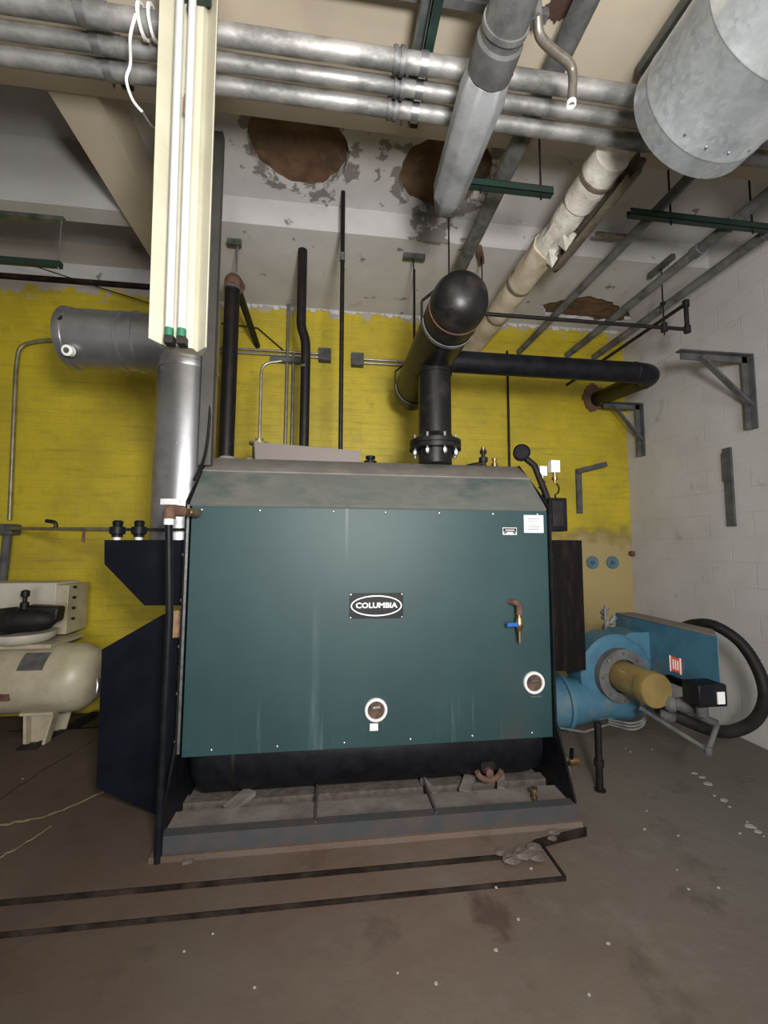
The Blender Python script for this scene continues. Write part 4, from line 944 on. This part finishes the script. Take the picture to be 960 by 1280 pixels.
t = thing('wall_bracket', 'small rusty grey angle bracket on the yellow wall beside the right corner', 'bracket', (a.x, YB, c.z))
MB().box(a.x-.03, a.x+.03, YB-.03, YB, c.z, a.z+.03).build('upright', plate_g, t)
MB().bar((a.x-.02, YB-.03, a.z-.0), (e.x-.02, YB-.18, e.z+.02), .05, .05).build('arm', plate_g, t)
for px, lab in ((740, 'round blue cap on the tan wall patch, left one'), (765, 'round blue cap on the tan wall patch, right one')):
    q = P(px, 703, Y=YB)
    t = thing('blue_cap', lab, 'pipe cap', (q.x, YB, q.z), 'two blue caps on the back wall')
    MB().lathe((q.x, YB, q.z), (0, -1, 0), [(0, .07), (.02, .07), (.025, .06), (.015, .045), (.015, .001)], 28).build('rim', blue_d, t)
    MB().lathe((q.x, YB-.015, q.z), (0, -1, 0), [(0, .022), (.02, .02), (.022, .001)], 16).build('knob', blue, t)
# crack and stub
q = P(786, 692, Y=YB); o = MB().cyl((q.x+.02, YB, q.z), (q.x+.02, YB-.05, q.z), .03, seg=10).build('wall_stub', rust); tag(o, 'small rusty pipe stub at the foot of the corner by the blue caps', 'pipe stub')

# ------------------------------------------------------------------ hanging fluorescent light
LY = 1.59
A0, A1 = P(192, 430, Y=LY), P(262, 442, Y=LY)
T0, T1 = P(206, -10, Y=LY), P(277, -10, Y=LY)
lt = thing('fluorescent_light', 'long cream fluorescent batten light hanging vertically with two bare tubes', 'light', ((A0.x+A1.x)/2, LY, A0.z))
def lerp(a, c, t): return a+(c-a)*t
ztop = ZA
def xl(z): t = (z-A0.z)/(T0.z-A0.z); return lerp(A0.x, T0.x, t)
def xr(z): t = (z-A0.z)/(T0.z-A0.z); return lerp(A1.x, T1.x, t)
R_ = []
for z in (A0.z, ztop-.05):
    l, r = xl(z), xr(z); w = r-l
    prof = [(0, .0), (.10, .045), (.25, .055), (.27, .035), (.73, .035), (.75, .055), (.90, .045), (1, 0), (1, -.012), (.985, -.012)]
    outer = [(0, -.0), (0, 0)]
    front = [(l+w*u, LY-.035+d, z-(.035 if z == A0.z else 0)*u*.6) for u, d in ((0, -.01), (.015, -.01), (.24, .045), (.28, .018), (.72, .018), (.76, .045), (.985, -.01), (1, -.01))]
    back = [(l+w*u, LY-.035+d, z-(.035 if z == A0.z else 0)*u*.6) for u, d in ((1, .0), (.80, .075), (.20, .075), (0, .0))]
    R_.append(front+back)
MB().rings(R_).build('reflector', cream, lt)
for u in (.35, .565):
    zb0 = A0.z+.02
    def tp_(z): return Vector((lerp(xl(z), xr(z), u), LY-.045, z))
    zt0 = ztop-.12
    MB().sweep([tp_(zb0), tp_(zt0)], .0145, 20).build('tube', tube_m, lt)
    e0 = MB().cyl(tp_(zb0-.01), tp_(zb0+.02), .0155, seg=16).build('green_end_cap', green_c, lt)
    MB().bar(tp_(zb0-.035)+Vector((0, .01, 0)), tp_(zb0-.005)+Vector((0, .01, 0)), .036, .03).build('lampholder', rubber, lt)
z_ = P(237, 146, Y=LY).z
MB().box(lerp(xl(z_), xr(z_), .51)-.008, lerp(xl(z_), xr(z_), .51)+.010, LY-.05, LY-.02, z_-.04, z_+.04).build('ballast_label', rust, lt)
z_ = P(243, 28, Y=LY).z
MB().box(lerp(xl(z_), xr(z_), .51)-.008, lerp(xl(z_), xr(z_), .51)+.010, LY-.05, LY-.02, z_-.015, z_+.015).build('centre_socket', rubber, lt)
z_ = P(250, 6, Y=LY).z; MB().box(xl(z_)+.07, xr(z_)-.03, LY-.07, LY-.02, z_-.03, z_+.05).build('mounting_clip', strut_m, lt)
MB().cyl(((xl(ztop)+xr(ztop))/2, LY+.02, ztop-.08), ((xl(ztop)+xr(ztop))/2, LY+.02, ZA), .01, seg=8).build('hook', steel, lt)
# wires beside it
o = MB().sweep(spline([P(170, 18, Z=3.66), P(163, 45, Z=3.6), P(163, 80, Y=1.75), P(158, 100, Y=1.78), P(166, 125, Y=1.82), P(178, 140, Y=1.85)], 8), .006, 8).build('white_wire', wire_w); tag(o, 'white wire dangling over the conduits left of the hanging light', 'wire')
o = MB().sweep(spline([P(178, 140, Y=1.85), P(190, 158, Y=1.85), P(199, 165, Y=1.86), P(196, 180, Y=1.86), P(193, 215, Y=1.86), P(196, 232, Y=1.86), P(201, 236, Y=1.86)], 8), .005, 8).build('grey_wire', grey_dull); tag(o, 'thin grey wire loop hanging at the left edge of the light', 'wire')
mb = MB(); q = P(187, 45, Z=3.72); y = ysb[0]
o = MB().hollow((q.x-.012, y, zb_), (q.x, y, zb_), .058, .048).hollow((q.x+.03, y, zb_), (q.x+.04, y, zb_), .060, .048).build('wire_wrap', wire_w); tag(o, 'white wire wrapped round the nearest conduit beside the light', 'wire')
q = P(199, 112, Z=ZA); o = MB().cyl((q.x, q.y, 3.3), (q.x, q.y, ZA), .005, seg=8).build('threaded_rod', dark_pipe); tag(o, 'thin threaded rod hanging just left of the light', 'rod')

# trapeze at the left edge
zT = 3.55
a, c = P(73, 331, Z=zT), P(-60, 331, Z=zT)
t = thing('trapeze_hanger', 'dark green trapeze strut hung on a thin rod at the left edge', 'strut', (a.x, a.y, zT))
MB().box(c.x, a.x+.02, a.y-.02, a.y+.02, zT-.02, zT+.02).build('channel', strut_m, t)
tpz = P(73, 277, Y=a.y)
MB().cyl((a.x, a.y, zT-.03), (a.x, a.y, tpz.z), .006, seg=8).build('rod', galv, t)
MB().box(c.x, a.x+.02, a.y-.02, a.y+.02, tpz.z, tpz.z+.03).build('top_channel', strut_g, t)
for x in (c.x+.05,): MB().cyl((x, a.y, zT-.03), (x, a.y, ZB+.0), .006, seg=8).build('rod', galv, t)

# ------------------------------------------------------------------ paint chips on the floor
random.seed(21)
spots = [(868, 967), (878, 972), (885, 980), (905, 1001), (912, 1009), (782, 936), (815, 937), (808, 1014), (848, 1045), (788, 940), (938, 1033), (948, 1040), (955, 1046), (934, 1028), (893, 995), (710, 1020), (703, 1045), (664, 1086), (806, 1037), (846, 1088), (898, 1110), (736, 1244), (497, 1217), (318, 1235), (28, 974), (230, 1190), (266, 1168), (620, 1188), (648, 1150), (925, 1042), (861, 1112), (620, 1110), (545, 1230), (760, 1180)]
def chip(q, s):
    n = 6; poly = [(q.x+s*random.uniform(.6, 1.2)*cos(2*pi*k/n), q.y+.7*s*random.uniform(.6, 1.2)*sin(2*pi*k/n), q.z+.0005) for k in range(n)]
    return MB().prism(poly, (0, 0, .004))
for i, (px, py) in enumerate(spots):
    z = 0
    q = P(px, py, Z=0)
    if q.x < 1.1 and q.y > 1.98: q = P(px, py, Z=.023 if q.y < 2.1 else PT+.001)
    big = i in (0, 1, 2, 3, 10, 11) 
    s = random.uniform(.022, .034) if big else random.uniform(.005, .010)
    o = chip(q, s).build('paint_chip', chip_m)
    tag(o, 'larger white paint flake on the floor toward the right wall' if big else 'tiny pale paint chip lying on the concrete floor', 'paint chip', 'larger paint flakes by the right wall' if big else 'tiny paint chips scattered on the floor')
# rubble lumps at the right corner of the pad
for i, (px, py, s) in enumerate(((640, 1075, .04), (655, 1068, .05), (668, 1060, .035), (692, 1040, .03), (628, 1066, .03), (672, 1072, .035), (690, 1048, .022))):
    q = P(px, py, Z=PT+.0008); mb = MB(); pts = []
    bm2 = bmesh.new(); bmesh.ops.create_icosphere(bm2, subdivisions=2, radius=s)
    mb.add([(q.x+v.co.x*1.2, q.y+v.co.y*.8+.01*noise.noise(v.co*40), q.z+max(0, v.co.z*.35+.012*noise.noise(v.co*30))) for v in bm2.verts], [[v.index for v in f.verts] for f in bm2.faces]); bm2.free()
    o = mb.build('rubble_lump', mortar_m, smooth=False); tag(o, 'flattish mortar lump lying on the right corner of the boiler pad', 'rubble', 'mortar lumps on the pad corner')
for px, py in ((235, 1070), (228, 1082)):
    q = P(px, py, Z=PT+.0008); o = MB().prism([q, q+Vector((.04, .01, 0)), q+Vector((.05, .06, 0)), q+Vector((.0, .05, 0))], (0, 0, .015)).build('mortar_piece', mortar_m, smooth=False); tag(o, 'small mortar piece on the floor below the front left corner of the boiler', 'rubble', 'mortar pieces by the front left corner')

# ------------------------------------------------------------------ light
def area(name, loc, target, size, power, col=(1, 1, 1)):
    l = bpy.data.lights.new(name, 'AREA'); l.shape = 'DISK'; l.size = size; l.energy = power; l.color = col
    o = bpy.data.objects.new(name, l); COL.objects.link(o); o.location = loc
    o.rotation_euler = (Vector(target)-Vector(loc)).to_track_quat('-Z', 'Y').to_euler(); return o
area('room_light', (.40, -.45, 1.95), (.15, 3.0, 3.2), .45, 135, (1, .97, .93))
area('rear_fill', (.3, -3.4, 1.7), (0, 3, 2.6), 2.4, 190, (.97, .98, 1))  # unseen fill lamp added behind the camera to soften the shadows
l = bpy.data.lights.new('overhead_lamp', 'POINT'); l.energy = 16; l.shadow_soft_size = .12; l.color = (1, .93, .8)
o = bpy.data.objects.new('overhead_lamp', l); COL.objects.link(o); o.location = (-.25, .75, 3.65)
w = bpy.data.worlds.new('world'); SC.world = w; w.use_nodes = True
w.node_tree.nodes['Background'].inputs[0].default_value = (.5, .55, .6, 1); w.node_tree.nodes['Background'].inputs[1].default_value = .05
vs = SC.view_settings; vs.view_transform = 'Standard'; vs.look = 'None'; vs.gamma = 1; vs.exposure = 0; vs.use_curve_mapping = False
